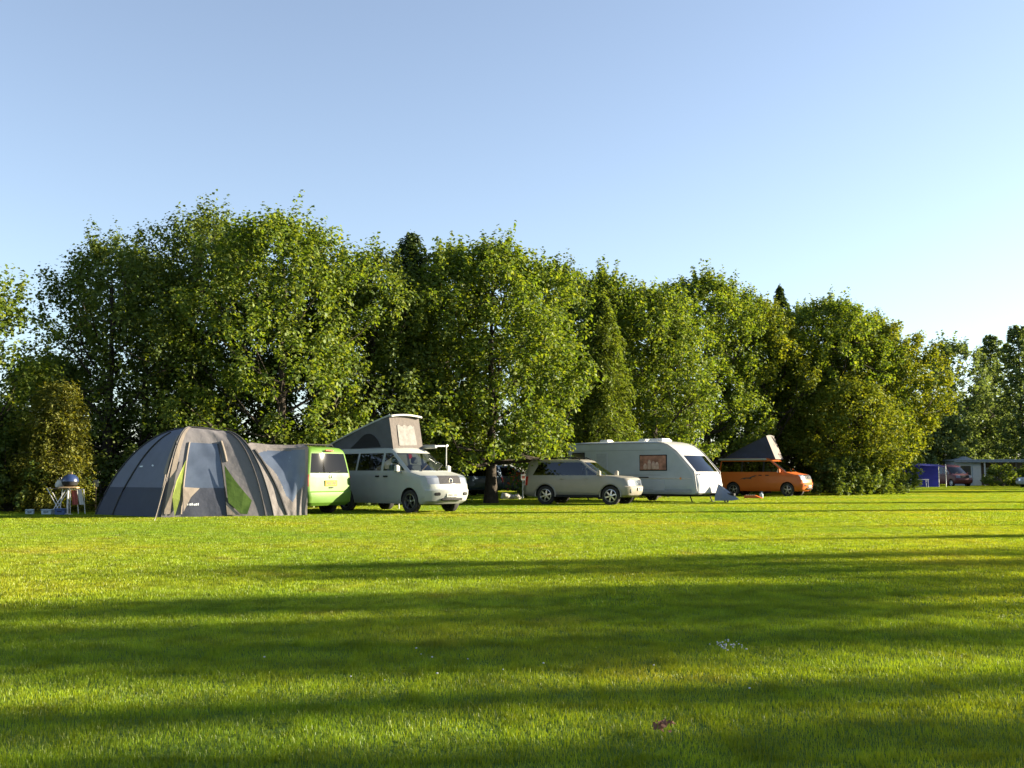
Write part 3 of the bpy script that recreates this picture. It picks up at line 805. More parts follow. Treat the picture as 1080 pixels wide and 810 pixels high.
def wheel(parent, x, y, r, wd, rim_mat, spokes=5, dark=False):
    s = 1 if y > 0 else -1
    wv = empty('wheel', (x, y, r), 0, parent)
    t = MB(); k = r * .66; h = wd / 2
    t.lathe([(k, -h * .8), (r * .84, -h), (r * .95, -h * .96), (r * .995, -h * .75), (r, -h * .3), (r, h * .3), (r * .995, h * .75), (r * .95, h * .96), (r * .84, h), (k, h * .8)], axis='Y', n=40, closed=True)
    t.build('tyre', M_RUBBER, wv, smooth=50)
    m = MB(); f = s * h
    m.lathe([(k * 1.02, s * h * .86), (k * .95, s * h * .90), (k * .90, s * h * .70), (k * .88, -s * h * .4)], axis='Y', n=32, cap=False)
    m.lathe([(k * .9, s * h * .05), (.001, s * h * .05)], axis='Y', n=24, mi=1)
    m.lathe([(.055, s * h * .35), (.055, s * h * .72), (.04, s * h * .78), (.001, s * h * .78)], axis='Y', n=16)
    for i in range(spokes):
        a = 2 * math.pi * i / spokes + .3
        d = Vector((math.cos(a), 0, math.sin(a))); q = Vector((-math.sin(a), 0, math.cos(a)))
        P = []
        for rr, ww, yy in ((.03, .026, .72), (k * .92, .018 if spokes > 6 else .024, .62)):
            P += [d * rr + q * ww + Vector((0, s * h * yy, 0)), d * rr - q * ww + Vector((0, s * h * yy, 0)), d * rr - q * ww + Vector((0, s * h * .3, 0)), d * rr + q * ww + Vector((0, s * h * .3, 0))]
        m.add(P, [(0, 1, 5, 4), (1, 2, 6, 5), (2, 3, 7, 6), (3, 0, 4, 7), (0, 3, 2, 1), (4, 5, 6, 7)])
    m.build('rim', [rim_mat, M_BLACK], wv, smooth=40)
    return wv

def plate(parent, c, w_, h_, nrm, m, seed):
    """number plate: a board with raised black characters too small to read in the photograph"""
    p = empty('number_plate', c, math.atan2(nrm[1], nrm[0]), parent)
    b = MB(); b.box((.006, 0, 0), (.012, w_, h_), bev=.003); b.build('plate_board', m, p)
    r = random.Random(seed); cb = MB(); x = -w_ * .42
    for i in range(7):
        gw = w_ * .085
        for q in range(2): cb.box((.0145, x + gw * (.15 + .7 * q), 0), (.003, gw * .22, h_ * .55))
        cb.box((.0145, x + gw * .5, r.choice((-.22, 0, .22)) * h_), (.0026, gw * .55, h_ * .12))
        x += gw * 1.3 + (w_ * .06 if i == 3 else 0)
    cb.build('plate_lettering', M_INK, p, smooth=0)
    return p
def emblem(parent, c, rad, nrm):
    e = empty('emblem', c, math.atan2(nrm[1], nrm[0]), parent)
    b = MB(); b.lathe([(rad * .82, 0), (rad * .82, .012), (rad, .012), (rad, 0)], axis='X', n=24, closed=True)
    b.build('emblem_ring', M_CHROME, e)
    b = MB()
    for s in (-1, 1):
        b.tube([(.006, s * rad * .5, rad * .62), (.006, 0, rad * .08)], rad * .07, 6)
        b.tube([(.006, s * rad * .74, rad * .3), (.006, s * rad * .36, -rad * .66), (.006, 0, rad * -.1)], rad * .07, 6)
    b.build('emblem_strokes', M_CHROME, e)
def front_seat(parent, x, y, m, z=.62):
    s = MB(); s.box((x, y, z), (.5, .48, .16), bev=.05)
    s.box((x - .27, y, z + .40), (.14, .48, .72), ry=R(-10), bev=.05)
    s.box((x - .34, y, z + .88), (.10, .26, .2), bev=.04)
    s.build('seat', m, parent)
def mirror(parent, x, y, z, m):
    s = 1 if y > 0 else -1
    b = MB(); b.tube([(x, y - s * .02, z - .05), (x + .02, y + s * .1, z - .03)], .022, 6); b.box((x + .02, y + s * .17, z + .04), (.11, .17, .22), bev=.04)
    o = b.build('wing_mirror', m, parent)
    g = MB(); g.box((x - .038, y + s * .17, z + .04), (.008, .13, .17), bev=.003); g.build('mirror_glass', M_CHROME, o)
def wiper(parent, pts):
    b = MB(); b.tube(pts, .012, 5); b.build('wiper', M_BLACK, parent)

# ---- van with two boxes: used for the pale, the lime and the orange van
def van(name, label, cat, loc, heading, body_m, lower=None, glass_side=G_TINT, glass_front=G_CLEAR, rim=M_ALLOY_DARK, H=1.95, hood=1.0, wheel_r=.335, seat_m=M_SEAT, rear_arch=-1.5, group=None, spokes=5, grille_m=M_BLACK, glass_rear=None, pillars=None):
    root = empty(name, loc, heading); tag(root, label, cat, group)
    k = (H - 1.2) / .75
    zz = lambda z: z if z <= 1.2 else 1.2 + (z - 1.2) * k
    belt = [-2.22, -1.05, -.97, .16, .27, 1.30]
    top = [-2.16, -1.03, -.95, .17, .27, .62]
    low = [-2.24, -1.06, -.97, .16, .27, 1.24]
    A = dict
    lv = [A(z=.27, xr=-2.36, xf=2.22, hw=.88, cr=.22, cf=.38, cols=low),
          A(z=.36, xr=-2.44, xf=2.36, hw=.925, cr=.16, cf=.34, cols=low, bf=.12),
          A(z=.52, xr=-2.47, xf=2.43, hw=.94, cr=.16, cf=.34, cols=low, bf=.12),
          A(z=.66, xr=-2.46, xf=2.44, hw=.95, cr=.15, cf=.34, cols=low, bf=.12),
          A(z=.70, xr=-2.425, xf=2.40, hw=.95, cr=.12, cf=.34, cols=low, bf=.12),
          A(z=.84, xr=-2.42, xf=2.37, hw=.95, cr=.12, cf=.32, cols=low, bf=.12),
          A(z=1.02, xr=-2.41, xf=2.31, hw=.945, cr=.12, cf=.32, cols=low, bf=.13),
          A(z=1.085, xr=-2.405, xf=2.22, hw=.94, cr=.12, cf=.32, cols=low, bf=.14),
          A(z=1.19, xr=-2.40, xf=1.74, hw=.925, cr=.12, cf=.28, cols=belt, bf=.20),
          A(z=1.23, xr=-2.39, xf=1.62, hw=.915, cr=.11, cf=.22, cols=belt, bf=.22),
          A(z=zz(1.48), xr=-2.35, xf=1.28, hw=.86, cr=.11, cf=.20, cols=[(a * .6 + b * .4) for a, b in zip(belt, top)], bf=.24),
          A(z=zz(1.76), xr=-2.30, xf=.86, hw=.79, cr=.11, cf=.18, cols=top, bf=.20),
          A(z=zz(1.84), xr=-2.27, xf=.72, hw=.755, cr=.12, cf=.2, cols=top, bf=.2),
          A(z=zz(1.91), xr=-2.20, xf=.58, hw=.69, cr=.16, cf=.24, cols=top, bf=.2),
          A(z=zz(1.95), xr=-2.0, xf=.36, hw=.50, cr=.2, cf=.24, cols=[min(c, .2) for c in top], bf=.12)]
    bm, faces = shell(lv)
    gr = lambda i: i in (9, 10)
    rules = [
        ('windscreen', glass_front, None, .03, M_SEAL, lambda i, c, j, s: gr(i) and (c == 'f' or (c == 'fc' and j >= 2))),
        ('rear_window', glass_rear or glass_side, None, .04, M_SEAL, lambda i, c, j, s: gr(i) and (c == 'r')),
        ('front_door', body_m, None, .011, None, lambda i, c, j, s: 2 <= i <= 8 and c == 's' and j == 5, 'sides'),
        ('door_window', glass_side if glass_side is G_BLACK and False else G_CLEAR, 'front_door', .03, M_SEAL, lambda i, c, j, s: gr(i) and c == 's' and j == 5, 'sides'),
        ('sliding_door', body_m, None, .011, None, lambda i, c, j, s: 2 <= i <= 8 and c == 's' and j == 3, 'sides'),
        ('sliding_door_window', glass_side, 'sliding_door', .03, M_SEAL, lambda i, c, j, s: gr(i) and c == 's' and j == 3, 'sides'),
        ('side_window', glass_side, None, .03, M_SEAL, lambda i, c, j, s: gr(i) and c == 's' and j == 1, 'sides'),
        ('headlight', M_LAMP, None, .012, M_SEAL, lambda i, c, j, s: i in (5, 6) and ((c == 'fc' and j >= 2) or (c == 'f' and j == 0)), 'sides'),
        ('grille', grille_m, None, .01, M_SEAL, lambda i, c, j, s: i in (5, 6) and c == 'f' and j >= 1),
        ('air_intake', M_BLACK, None, .02, None, lambda i, c, j, s: i == 2 and c == 'f'),
        ('bonnet', body_m, None, .006, None, lambda i, c, j, s: i == 7 and (c == 'f' or (c == 'fc' and j >= 1))),
        ('tailgate', body_m, None, .008, None, lambda i, c, j, s: 4 <= i <= 8 and c == 'r'),
        ('tail_light', M_RED, None, .006, M_SEAL, lambda i, c, j, s: 5 <= i <= 7 and c == 'rc' and j >= 1, 'sides'),
        ('rear_bumper', body_m if lower is None else lower, None, .004, None, lambda i, c, j, s: 1 <= i <= 3 and c in ('r', 'rc')),
        ('front_bumper', body_m if lower is None else lower, None, .004, None, lambda i, c, j, s: (1 <= i <= 3) and (c == 'f' or (c == 'fc' and j >= 1))),
    ]
    if pillars: rules.append(('window_pillar', pillars, None, 0, None, lambda i, c, j, s: gr(i) and c == 's' and j in (2, 4), 'sides'))
    made = split_shell(bm, faces, rules, root, body_m, arches=(1.5, rear_arch), arch_r=wheel_r + .055, hw=.95, extra=wheel_r + .02)
    for s in (-1, 1):
        wheel(root, 1.5, s * .835, wheel_r, .22, rim, spokes); wheel(root, rear_arch, s * .835, wheel_r, .22, rim, spokes)
        d = made.get(('front_door', s)); h = MB(); h.box((.42, s * .955, 1.06), (.2, .03, .045), bev=.012); h.build('handle', M_BLACK, d)
        d = made.get(('sliding_door', s)); h = MB(); h.box((.04, s * .955, 1.06), (.18, .03, .045), bev=.012); h.build('handle', M_BLACK, d)
        mirror(root, 1.12, s * .95, 1.24, body_m)
        front_seat(root, .62, s * .42, seat_m if s < 0 else M_SEAT, .66)
    db = MB(); db.box((1.32, 0, 1.0), (.5, 1.6, .26), bev=.06); db.build('dashboard', M_BLACK, root)
    st = MB()
    for q in range(24):
        pass
    st.lathe([(.17, 0), (.185, .012), (.2, 0), (.185, -.012)], axis='X', n=24, closed=True, c=(.98, -.42, 1.13)); st.build('steering_wheel', M_BLACK, root)
    wiper(root, [(1.63, -.55, 1.215), (1.42, -.1, 1.40)]); wiper(root, [(1.65, .1, 1.215), (1.42, .55, 1.39)])
    return root, made

# pale camper with raised roof
w0, w1 = ground(434, 541.5), ground(383, 538.6)
hd = R(-41)
fw = Vector((math.cos(hd), math.sin(hd), 0)); lf = Vector((-fw.y, fw.x, 0))
cen = w0 - fw * 1.5 + lf * .84
M_CANVAS_G = mat('grey_roof_canvas', (.095, .098, .105), .9, vary=.15, scale=4, bump=.6, bscale=9, trans=.12)
M_CANVAS_B = mat('beige_roof_canvas', (.112, .098, .092), .9, vary=.12, scale=4, bump=.6, bscale=9, trans=.12)
M_CANVAS_N = mat('navy_roof_canvas', (.045, .05, .095), .9, vary=.15, scale=4, bump=.6, bscale=9, trans=.12)
M_CANVAS_W = mat('pale_roof_canvas', (.19, .165, .155), .9, vary=.1, scale=4, bump=.4, bscale=9, trans=.12)
M_MESH = mat('insect_mesh', (.008, .008, .009), .9)
M_PRINT = mat('white_print', (.15, .145, .14), .8, vary=.4, scale=9)
def pop_top(root, xr, xf, hz, hw, zb, lid_m, side_m, front_m, xtop, overhang, thick=.05, bow=.1, mesh=True, print_=False, dip=0.0):
    """roof lid hinged at the back with canvas walls below it"""
    p = empty('raised_roof', (0, 0, 0), 0, root)
    L = MB(); n = 18
    def lid(u, v):
        x = xr + (xtop + overhang - xr) * u
        uu = (x - xr) / (xtop - xr)
        z = zb + .05 + hz * (min(1.0, uu) ** .92) + bow * math.sin(math.pi * min(1, uu)) * .5 - (dip * max(0, uu - .93) ** 1.3 * 8)
        y = (v - .5) * 2 * hw * (1 - .05 * u); z += .05 * (1 - (2 * v - 1) ** 2)
        return x, y, z
    L.grid(lambda u, v: lid(u, v), n, 8); b = len(L.v)
    L.grid(lambda u, v: (lid(u, v)[0], lid(u, v)[1], lid(u, v)[2] - thick), n, 8)
    V = L.v; nu = n + 1
    edge = [i for i in range(nu)] + [j * nu + n for j in range(1, 9)] + [8 * nu + i for i in range(n - 1, -1, -1)] + [j * nu for j in range(7, 0, -1)]
    for a in range(len(edge)):
        c2 = edge[(a + 1) % len(edge)]; L.f.append([edge[a], c2, c2 + b, edge[a] + b]); L.m.append(0)
    L.build('roof_lid', lid_m, p, smooth=40)
    for s in (-1, 1):
        W = MB()
        def side(u, v):
            xb = xr + .1 + (xf - xr - .1) * u; xt = xr + .1 + (xtop - xr - .1) * u
            q = lid(min(1, (xt - xr) / (xtop + overhang - xr)), .5 + s * .47)
            zt = q[2] - thick - .004
            x = xb + (xt - xb) * v
            z = zb - .03 + (zt - zb + .03) * v
            y = s * (hw * .93 - .05 * math.sin(math.pi * v) * math.sin(math.pi * u) + .012 * math.sin(u * 19 + v * 5))
            return x, y, z
        W.grid(side, 24, 8); W.build('canvas_side', side_m, p, smooth=60)
        if mesh:
            K = MB()
            out = []
            for i in range(13):
                t = i / 12; out.append((.38 + .44 * t, .12 + .72 * max(0.0, math.sin(math.pi * t)) ** .8 * (.55 + .45 * t)))
            K.prism(out + [(.82, .08), (.38, .08)], lambda a, b2, d: (side(a, b2)[0], side(a, b2)[1] + s * (.008 + d), side(a, b2)[2]), .006)
            K.build('mesh_window', M_MESH, p, smooth=0)
    Fq = MB()
    def front(u, v):
        y = (u - .5) * 2 * hw * .93
        q = lid((xtop - xr) / (xtop + overhang - xr), .5)
        x = xf + (xtop - xf) * v - .03 * math.sin(math.pi * u) * math.sin(math.pi * v) + .02 * (1 - (2 * u - 1) ** 2)
        z = zb - .03 + (q[2] - thick - zb + .03) * v
        return x, y, z
    Fq.grid(front, 12, 8); Fq.build('canvas_front', front_m, p, smooth=60)
    if print_:
        # a fully flyscreened pale opening in the front of the canvas, wavy edged as in the photograph
        K = MB(); out = [(.22 + .56 * i / 14, .70 + .025 * math.sin(i * 1.3) * (1 if 0 < i < 14 else 0)) for i in range(15)] + [(.80, .12), (.20, .10)]
        K.prism(out, lambda a, b2, d: (front(a, b2)[0] + .012 + d, front(a, b2)[1], front(a, b2)[2]), .006)
        K.build('front_window_cover', M_PRINT, p, smooth=0)
    return p
pale, made = van('camper_van', 'pale grey white camper van with its grey canvas roof raised, facing right', 'camper van', (cen.x, cen.y, 0), hd, P_WHITE,
                 glass_side=G_TINT, rim=M_ALLOY_DARK, seat_m=M_SEAT_G, H=1.93, grille_m=mat('grille_mesh', (.05, .05, .055), .9, spec=.1, vary=.3, scale=40))
pop_top(pale, -2.95, .45, .95, .70, 1.90, P_WHITE, M_CANVAS_G, M_CANVAS_B, .22, .16, bow=.05, print_=True, dip=.04)
plate(pale, (2.435, 0, .52), .52, .11, (1, 0), M_PLATE_W, 3)
emblem(pale, (2.34, 0, .93), .08, (1, 0))
aw = empty('side_awning', (0, 0, 0), 0, pale)
b = MB(); b.box((-.4, .80, 1.95), (2.6, .12, .11), bev=.03); b.build('awning_case', P_WHITE, aw)

b = MB(); b.tube([(-1.6, 1.42, 2.0), (.8, 1.42, 2.0)], .035, 8); b.build('awning_rail', M_STEEL, aw)
for xx in (-1.5, .75):
    b = MB(); b.tube([(xx, .84, 1.97), (xx, 1.42, 1.985)], .022, 8); b.build("awning_arm", M_STEEL, aw)
    b = MB(); b.tube([(xx, 1.42, 2.0), (xx, 1.42, .0)], .018, 8); b.build('awning_leg', M_STEEL, aw)
b = MB(); b.grid(lambda u, v: (-1.55 + 2.3 * u, .82 + .6 * v, 2.035 - .03 * math.sin(math.pi * v)), 10, 6); b.build('awning_fabric', M_CANVAS_G, aw)
bb = MB(); bb.lathe([(.035, 0), (.035, .12), (.012, .16), (.001, .16)], c=(.35, -.25, 1.93), n=12); bb.build('roof_aerial', P_WHITE, pale)

# lime van: its tail faces the sun, its flank carries the tent tunnel
hv = R(146); fl = Vector((math.cos(hv), math.sin(hv), 0)); ll = Vector((-fl.y, fl.x, 0))
corner = Vector((-5.89, 30.5, 0))          # its rear corner nearest the camera
cl = corner - ll * .86 + fl * 2.40
lime, made = van('delivery_van', 'lime green van seen from behind, parked against the tent tunnel', 'van', (cl.x, cl.y, 0), hv, P_LIME, glass_side=G_BLACK, glass_rear=glass('rear_glass', (.06, .06, .07), .35, .03), H=2.02, rim=M_STEEL, spokes=8)
plate(lime, (-2.428, 0, .93), .50, .17, (-1, 0), M_PLATE_Y, 8)
emblem(lime, (-2.418, 0, 1.13), .06, (-1, 0))
b = MB(); b.box((-2.33, 0, 1.90), (.05, .34, .045), bev=.012); b.build('brake_light', M_RED, lime)
b = MB(); b.box((-2.445, 0, .80), (.03, .17, .03), bev=.01); b.build('tailgate_handle', M_BLACK, lime)
rb = empty('roof_rack', (0, 0, 0), 0, lime)
for xx in (-1.85, -.6, .3):
    b = MB(); b.tube([(xx, -.66, 1.97), (xx, -.62, 2.08), (xx, .62, 2.08), (xx, .66, 1.97)], .022, 6); b.build('cross_bar', M_BLACK, rb)
wiper(lime, [(-2.40, .02, 1.235), (-2.385, -.42, 1.30)])

# orange camper
w0 = ground(831, 524.0); hd = R(-33)
fw = Vector((math.cos(hd), math.sin(hd), 0)); lf = Vector((-fw.y, fw.x, 0))
co_ = w0 - fw * 1.5 + lf * .84
orange, made = van('camper_van', 'orange camper van with a steep dark blue canvas roof raised', 'camper van', (co_.x, co_.y, 0), hd, P_ORANGE, pillars=M_BLACK, glass_side=G_BLACK, rim=M_ALLOY_DARK, H=1.95)
pop_top(orange, -2.1, .80, 1.10, .66, 1.90, mat('black_roof_lid', (.02, .02, .022), .5), M_CANVAS_N, M_CANVAS_W, .30, .03, thick=.04, bow=.02, mesh=False)
b = MB(); b.box((-1.0, -.80, 1.86), (2.7, .10, .10), bev=.03); b.build('awning_case', P_WHITE, orange)
gk = MB()
out = [(-.62, .80), (-.45, .90), (-.25, .945), (-.02, .95), (.10, 1.0), (.30, 1.06), (.42, 1.05), (.26, 1.0), (.34, .975), (.16, .965), (.06, .90), (.16, .85), (-.02, .885), (-.2, .895), (-.3, .84), (-.36, .885), (-.5, .855)]
gk.prism([(a - .55, c) for a, c in out], lambda a, c, d: (a, -.953 - d, c), .004); gk.build('side_decal', M_INK, orange, smooth=0)
plate(orange, (2.435, 0, .52), .52, .11, (1, 0), M_PLATE_W, 5)
emblem(orange, (2.34, 0, .93), .08, (1, 0))

# silver off-roader
def offroader(name, label, loc, heading, body_m, rim, group=None):
    root = empty(name, loc, heading); tag(root, label, 'car', group)
    low = [-1.86, -.78, -.70, .20, .28, 1.02]
    belt = [-1.78, -.76, -.69, .20, .28, 1.05]
    top = [-1.52, -.74, -.68, .19, .26, .34]
    A = dict
    lv = [A(z=.30, xr=-2.10, xf=2.02, hw=.80, cr=.22, cf=.32, cols=low, bf=.12),
          A(z=.38, xr=-2.22, xf=2.17, hw=.865, cr=.2, cf=.36, cols=low, bf=.14),
          A(z=.50, xr=-2.25, xf=2.24, hw=.88, cr=.2, cf=.38, cols=low, bf=.15),
          A(z=.68, xr=-2.25, xf=2.25, hw=.885, cr=.2, cf=.38, cols=low, bf=.15),
          A(z=.72, xr=-2.19, xf=2.20, hw=.885, cr=.18, cf=.38, cols=low, bf=.15),
          A(z=.92, xr=-2.17, xf=2.16, hw=.885, cr=.18, cf=.36, cols=low, bf=.15),
          A(z=1.0, xr=-2.16, xf=2.09, hw=.875, cr=.18, cf=.36, cols=low, bf=.18),
          A(z=1.055, xr=-2.15, xf=1.84, hw=.865, cr=.18, cf=.30, cols=belt, bf=.22),
          A(z=1.10, xr=-2.14, xf=1.22, hw=.855, cr=.18, cf=.16, cols=belt, bf=.24),
          A(z=1.32, xr=-2.11, xf=.84, hw=.81, cr=.16, cf=.15, cols=[(a + c) / 2 for a, c in zip(belt, top)], bf=.22),
          A(z=1.58, xr=-2.03, xf=.44, hw=.745, cr=.15, cf=.14, cols=top, bf=.18),
          A(z=1.64, xr=-1.99, xf=.34, hw=.71, cr=.16, cf=.14, cols=top, bf=.18),
          A(z=1.69, xr=-1.86, xf=.14, hw=.60, cr=.18, cf=.18, cols=[min(c, -.1) if c > -.1 else c for c in top], bf=.14)]
    bm, faces = shell(lv)
    gl = lambda i: i in (8, 9)
    rules = [
        ('windscreen', G_CLEAR, None, .03, M_SEAL, lambda i, c, j, s: gl(i) and (c == 'f' or (c == 'fc' and j >= 2))),
        ('rear_window', G_BLACK, None, .03, M_SEAL, lambda i, c, j, s: gl(i) and c == 'r'),
        ('front_door', body_m, None, .012, None, lambda i, c, j, s: 2 <= i <= 7 and c == 's' and j == 5, 'sides'),
        ('door_window', G_CLEAR, 'front_door', .02, M_SEAL, lambda i, c, j, s: gl(i) and c == 's' and j == 5, 'sides'),
        ('rear_door', body_m, None, .012, None, lambda i, c, j, s: 2 <= i <= 7 and c == 's' and j == 3, 'sides'),
        ('rear_door_window', G_BLACK, 'rear_door', .02, M_SEAL, lambda i, c, j, s: gl(i) and c == 's' and j in (3, 4), 'sides'),
        ('side_window', G_BLACK, None, .03, M_SEAL, lambda i, c, j, s: gl(i) and c == 's' and j in (1, 2), 'sides'),
        ('headlight', M_LAMP, None, .008, M_SEAL, lambda i, c, j, s: i == 4 and ((c == 'fc' and j >= 2) or (c == 'f' and j == 0)), 'sides'),
        ('grille', M_CHROME, None, .01, M_SEAL, lambda i, c, j, s: i == 4 and c == 'f' and j >= 1),
        ('air_intake', M_BLACK, None, .02, None, lambda i, c, j, s: i == 2 and c == 'f' and j >= 1),
        ('bonnet', body_m, None, .006, None, lambda i, c, j, s: i in (6, 7) and (c == 'f' or (c == 'fc' and j >= 1))),
        ('tail_light', M_RED, None, .006, M_SEAL, lambda i, c, j, s: 4 <= i <= 6 and c == 'rc' and j >= 1, 'sides'),
        ('front_bumper', body_m, None, .004, None, lambda i, c, j, s: (1 <= i <= 3) and (c == 'f' or (c == 'fc' and j >= 1))),
        ('rear_bumper', body_m, None, .004, None, lambda i, c, j, s: 1 <= i <= 3 and c in ('r', 'rc')),
        ('tailgate', body_m, None, .006, None, lambda i, c, j, s: 4 <= i <= 7 and c == 'r'),
    ]
    made = split_shell(bm, faces, rules, root, body_m, arches=(1.38, -1.245), arch_r=.40, hw=.885, extra=.37)
    for s in (-1, 1):
        wheel(root, 1.38, s * .77, .352, .22, rim, 6); wheel(root, -1.245, s * .77, .352, .22, rim, 6)
        for x0 in (1.38, -1.245):     # flared arch lip
            fb = MB(); fb.tube([(x0 + .415 * math.cos(t), s * .888, .37 + .415 * math.sin(t)) for t in np.linspace(-.15, math.pi + .15, 20)], .028, 6)
            fb.build('wheel_arch_flare', body_m, root)
        for key, x0 in (('front_door', .42), ('rear_door', -.55)):
            h = MB(); h.box((x0, s * .888, .97), (.17, .03, .04), bev=.012); h.build('handle', body_m, made.get((key, s)))
        mirror(root, .98, s * .86, 1.13, body_m)
        rl = MB(); rl.tube([(-1.75, s * .62, 1.66), (-1.6, s * .62, 1.74), (-.1, s * .62, 1.76), (.1, s * .62, 1.68)], .022, 7); rl.build('roof_rail', M_BLACK, root)
        st = MB(); st.box((0, s * .86, .33), (2.0, .08, .10), bev=.025); st.build('sill_trim', M_BLACK, root)
        front_seat(root, .25, s * .36, M_SEAT, .55)
        st = MB(); st.lathe([(.001, 0), (.10, .006), (.10, .02), (.001, .024)], axis='X', n=16, c=(2.12, s * .62, .55)); st.build('fog_lamp', M_LAMP, root)
    db = MB(); db.box((.86, 0, .92), (.4, 1.4, .2), bev=.05); db.build('dashboard', M_BLACK, root)
    wiper(root, [(1.16, -.45, 1.085), (.98, -.05, 1.22)])
    plate(root, (2.262, 0, .60), .52, .11, (1, 0), M_PLATE_W, 11)
    emblem(root, (2.21, 0, .84), .06, (1, 0))
    return root
w0 = at(643, 40.2); hd = R(-25)
fw = Vector((math.cos(hd), math.sin(hd), 0)); lf = Vector((-fw.y, fw.x, 0))
cn = w0 - fw * 1.38 + lf * .77
suv = offroader('parked_car', 'silver off road estate car with black roof rails in front of the caravan', (cn.x, cn.y, 0), hd, P_SILVER, M_ALLOY)
suv.scale = (1.03, 1.0, 1.05); pale.scale = (1, 1, 1.065); orange.scale = (1, 1, 1.07)
# towel or bag glimpsed behind the rear side glass
b = MB(); b.lathe([(.001, 0), (.09, .03), (.10, .1), (.06, .18), (.001, .2)], n=12, c=(-1.45, -.55, 1.12)); b.build('luggage', P_WHITE, suv)

def parked_dark(label, px, Y, hdg, m, group=None):
    p = at(px, Y); return offroader('parked_car', label, (p.x, p.y, 0), R(hdg), m, M_ALLOY, group)
parked_dark('dark blue car half hidden behind the tree trunk right of the pale van', 489, 57, -140, P_BLUE)
parked_dark('grey car in shade behind the marker post beside the silver car', 533, 61, 20, paint('dark_grey_paint', (.10, .11, .12), .3, .4))

# ---- caravan
hd = R(-39); fw = Vector((math.cos(hd), math.sin(hd), 0)); lf = Vector((-fw.y, fw.x, 0))
nc = at(727, 43.4)
cc = nc - fw * 2.35 + lf * 1.12
cv = empty('caravan', (cc.x, cc.y, 0), hd); tag(cv, 'white touring caravan with sloping front window and blue hitch cover', 'caravan')
A = dict
cols = [-2.4, -1.2, 0, .5, .7]
lv = [A(z=.36, xr=-3.89, xf=2.72, hw=1.06, cr=.06, cf=.14, cols=cols, bf=.10),
      A(z=.42, xr=-3.92, xf=2.80, hw=1.10, cr=.08, cf=.16, cols=cols, bf=.12),
      A(z=.75, xr=-3.94, xf=2.84, hw=1.11, cr=.10, cf=.20, cols=cols, bf=.14),
      A(z=1.08, xr=-3.95, xf=2.76, hw=1.11, cr=.10, cf=.20, cols=cols, bf=.14),
      A(z=1.30, xr=-3.95, xf=2.64, hw=1.11, cr=.10, cf=.18, cols=cols, bf=.13),
      A(z=1.98, xr=-3.95, xf=2.02, hw=1.11, cr=.10, cf=.18, cols=cols, bf=.12),
      A(z=2.22, xr=-3.94, xf=1.74, hw=1.11, cr=.10, cf=.18, cols=cols, bf=.10),
      A(z=2.42, xr=-3.92, xf=1.42, hw=1.11, cr=.10, cf=.16, cols=cols, bf=.08),
      A(z=2.52, xr=-3.89, xf=1.15, hw=1.085, cr=.10, cf=.14, cols=cols, bf=.06),
      A(z=2.58, xr=-3.8, xf=.9, hw=1.02, cr=.12, cf=.14, cols=cols, bf=.05),
      A(z=2.62, xr=-3.1, xf=.6, hw=.70, cr=.2, cf=.2, cols=[-2, -1, 0, .2, .3], bf=.05)]
bm, faces = shell(lv)
G_CARAVAN = glass('caravan_glass', (.38, .33, .30), .9)
rules = [('front_panel', mat('front_moulding', (.40, .40, .40), .35, vary=.05, coat=.4), None, .004, None, lambda i, c, j, s: 0 <= i <= 9 and (c == 'f' or c == 'fc') and not (i == 4 and c == 'f')),
         ('front_window', G_CARAVAN, None, .06, M_STEEL, lambda i, c, j, s: i == 4 and c == 'f')]
split_shell(bm, faces, rules, cv, P_CARAVAN, hw=1.11)
# trim line along the flank, awning channel and grab rails
for s in (-1, 1):
    b = MB(); b.box((-.55, s * 1.116, 1.02), (5.9, .02, .035), bev=.006); b.build('flank_trim', M_STEEL, cv)
    b = MB(); b.tube([(-3.87, s * 1.10, .45), (-3.85, s * 1.10, 2.46), (-3.6, s * 1.095, 2.53), (1.0, s * 1.095, 2.525), (1.3, s * 1.10, 2.44), (1.72, s * 1.112, 2.16), (2.55, s * 1.112, 1.3), (2.66, s * 1.112, .5)], .018, 6); b.build('awning_channel', mat('channel_grey', (.28, .29, .31), .5), cv)
def cwindow(x0, x1, z0, z1, glm, s=-1, curtain=None, frame=M_BLACK):
    o = MB(); cx, cz = (x0 + x1) / 2, (z0 + z1) / 2
    o.box((cx, s * 1.122, cz), (x1 - x0 + .08, .028, z1 - z0 + .08), bev=.012)
    f = o.build('side_window', frame, cv)
    o = MB(); o.box((cx, s * 1.140, cz), (x1 - x0, .012, z1 - z0), bev=.005); g = o.build('pane', glm, f)
    if curtain:
        o = MB(); nf = 8
        o.grid(lambda u, v: (x0 + (x1 - x0) * u, s * (1.1385 + .0008 * math.sin(u * nf * 6.28)), z0 + .02 + (z1 - z0 - .04) * v), 40, 2)
    return f
M_CURT = mat('blind_rosy', (.34, .16, .11), .8, vary=.5, scale=5)
M_CURT_N = mat('window_blind', (.25, .27, .31), .6, vary=.1)
M_ACRYL = mat('dark_acrylic', (.05, .045, .045), .12, coat=1)
wf = cwindow(-.05, 1.22, 1.38, 1.98, M_CURT)
b = MB()
for i, (u, c) in enumerate(((.2, .3), (.36, .5), (.52, .42), (.66, .38))):
    b.lathe([(.001, 0), (.09, .02), (.085, c * .55), (.04, c * .8), (.001, c * .82)], c=(-.05 + 1.27 * u, -1.142, 1.40), n=10)
for i in range(len(b.v)):
    x, y, z = b.v[i]; b.v[i] = (x, -1.148 + (y + 1.142) * .08, z)
b.build('curtain_fold', mat('pale_curtain', (.50, .34, .28), .8, vary=.3), wf)
cwindow(-3.6, -3.0, 1.72, 2.12, M_ACRYL)
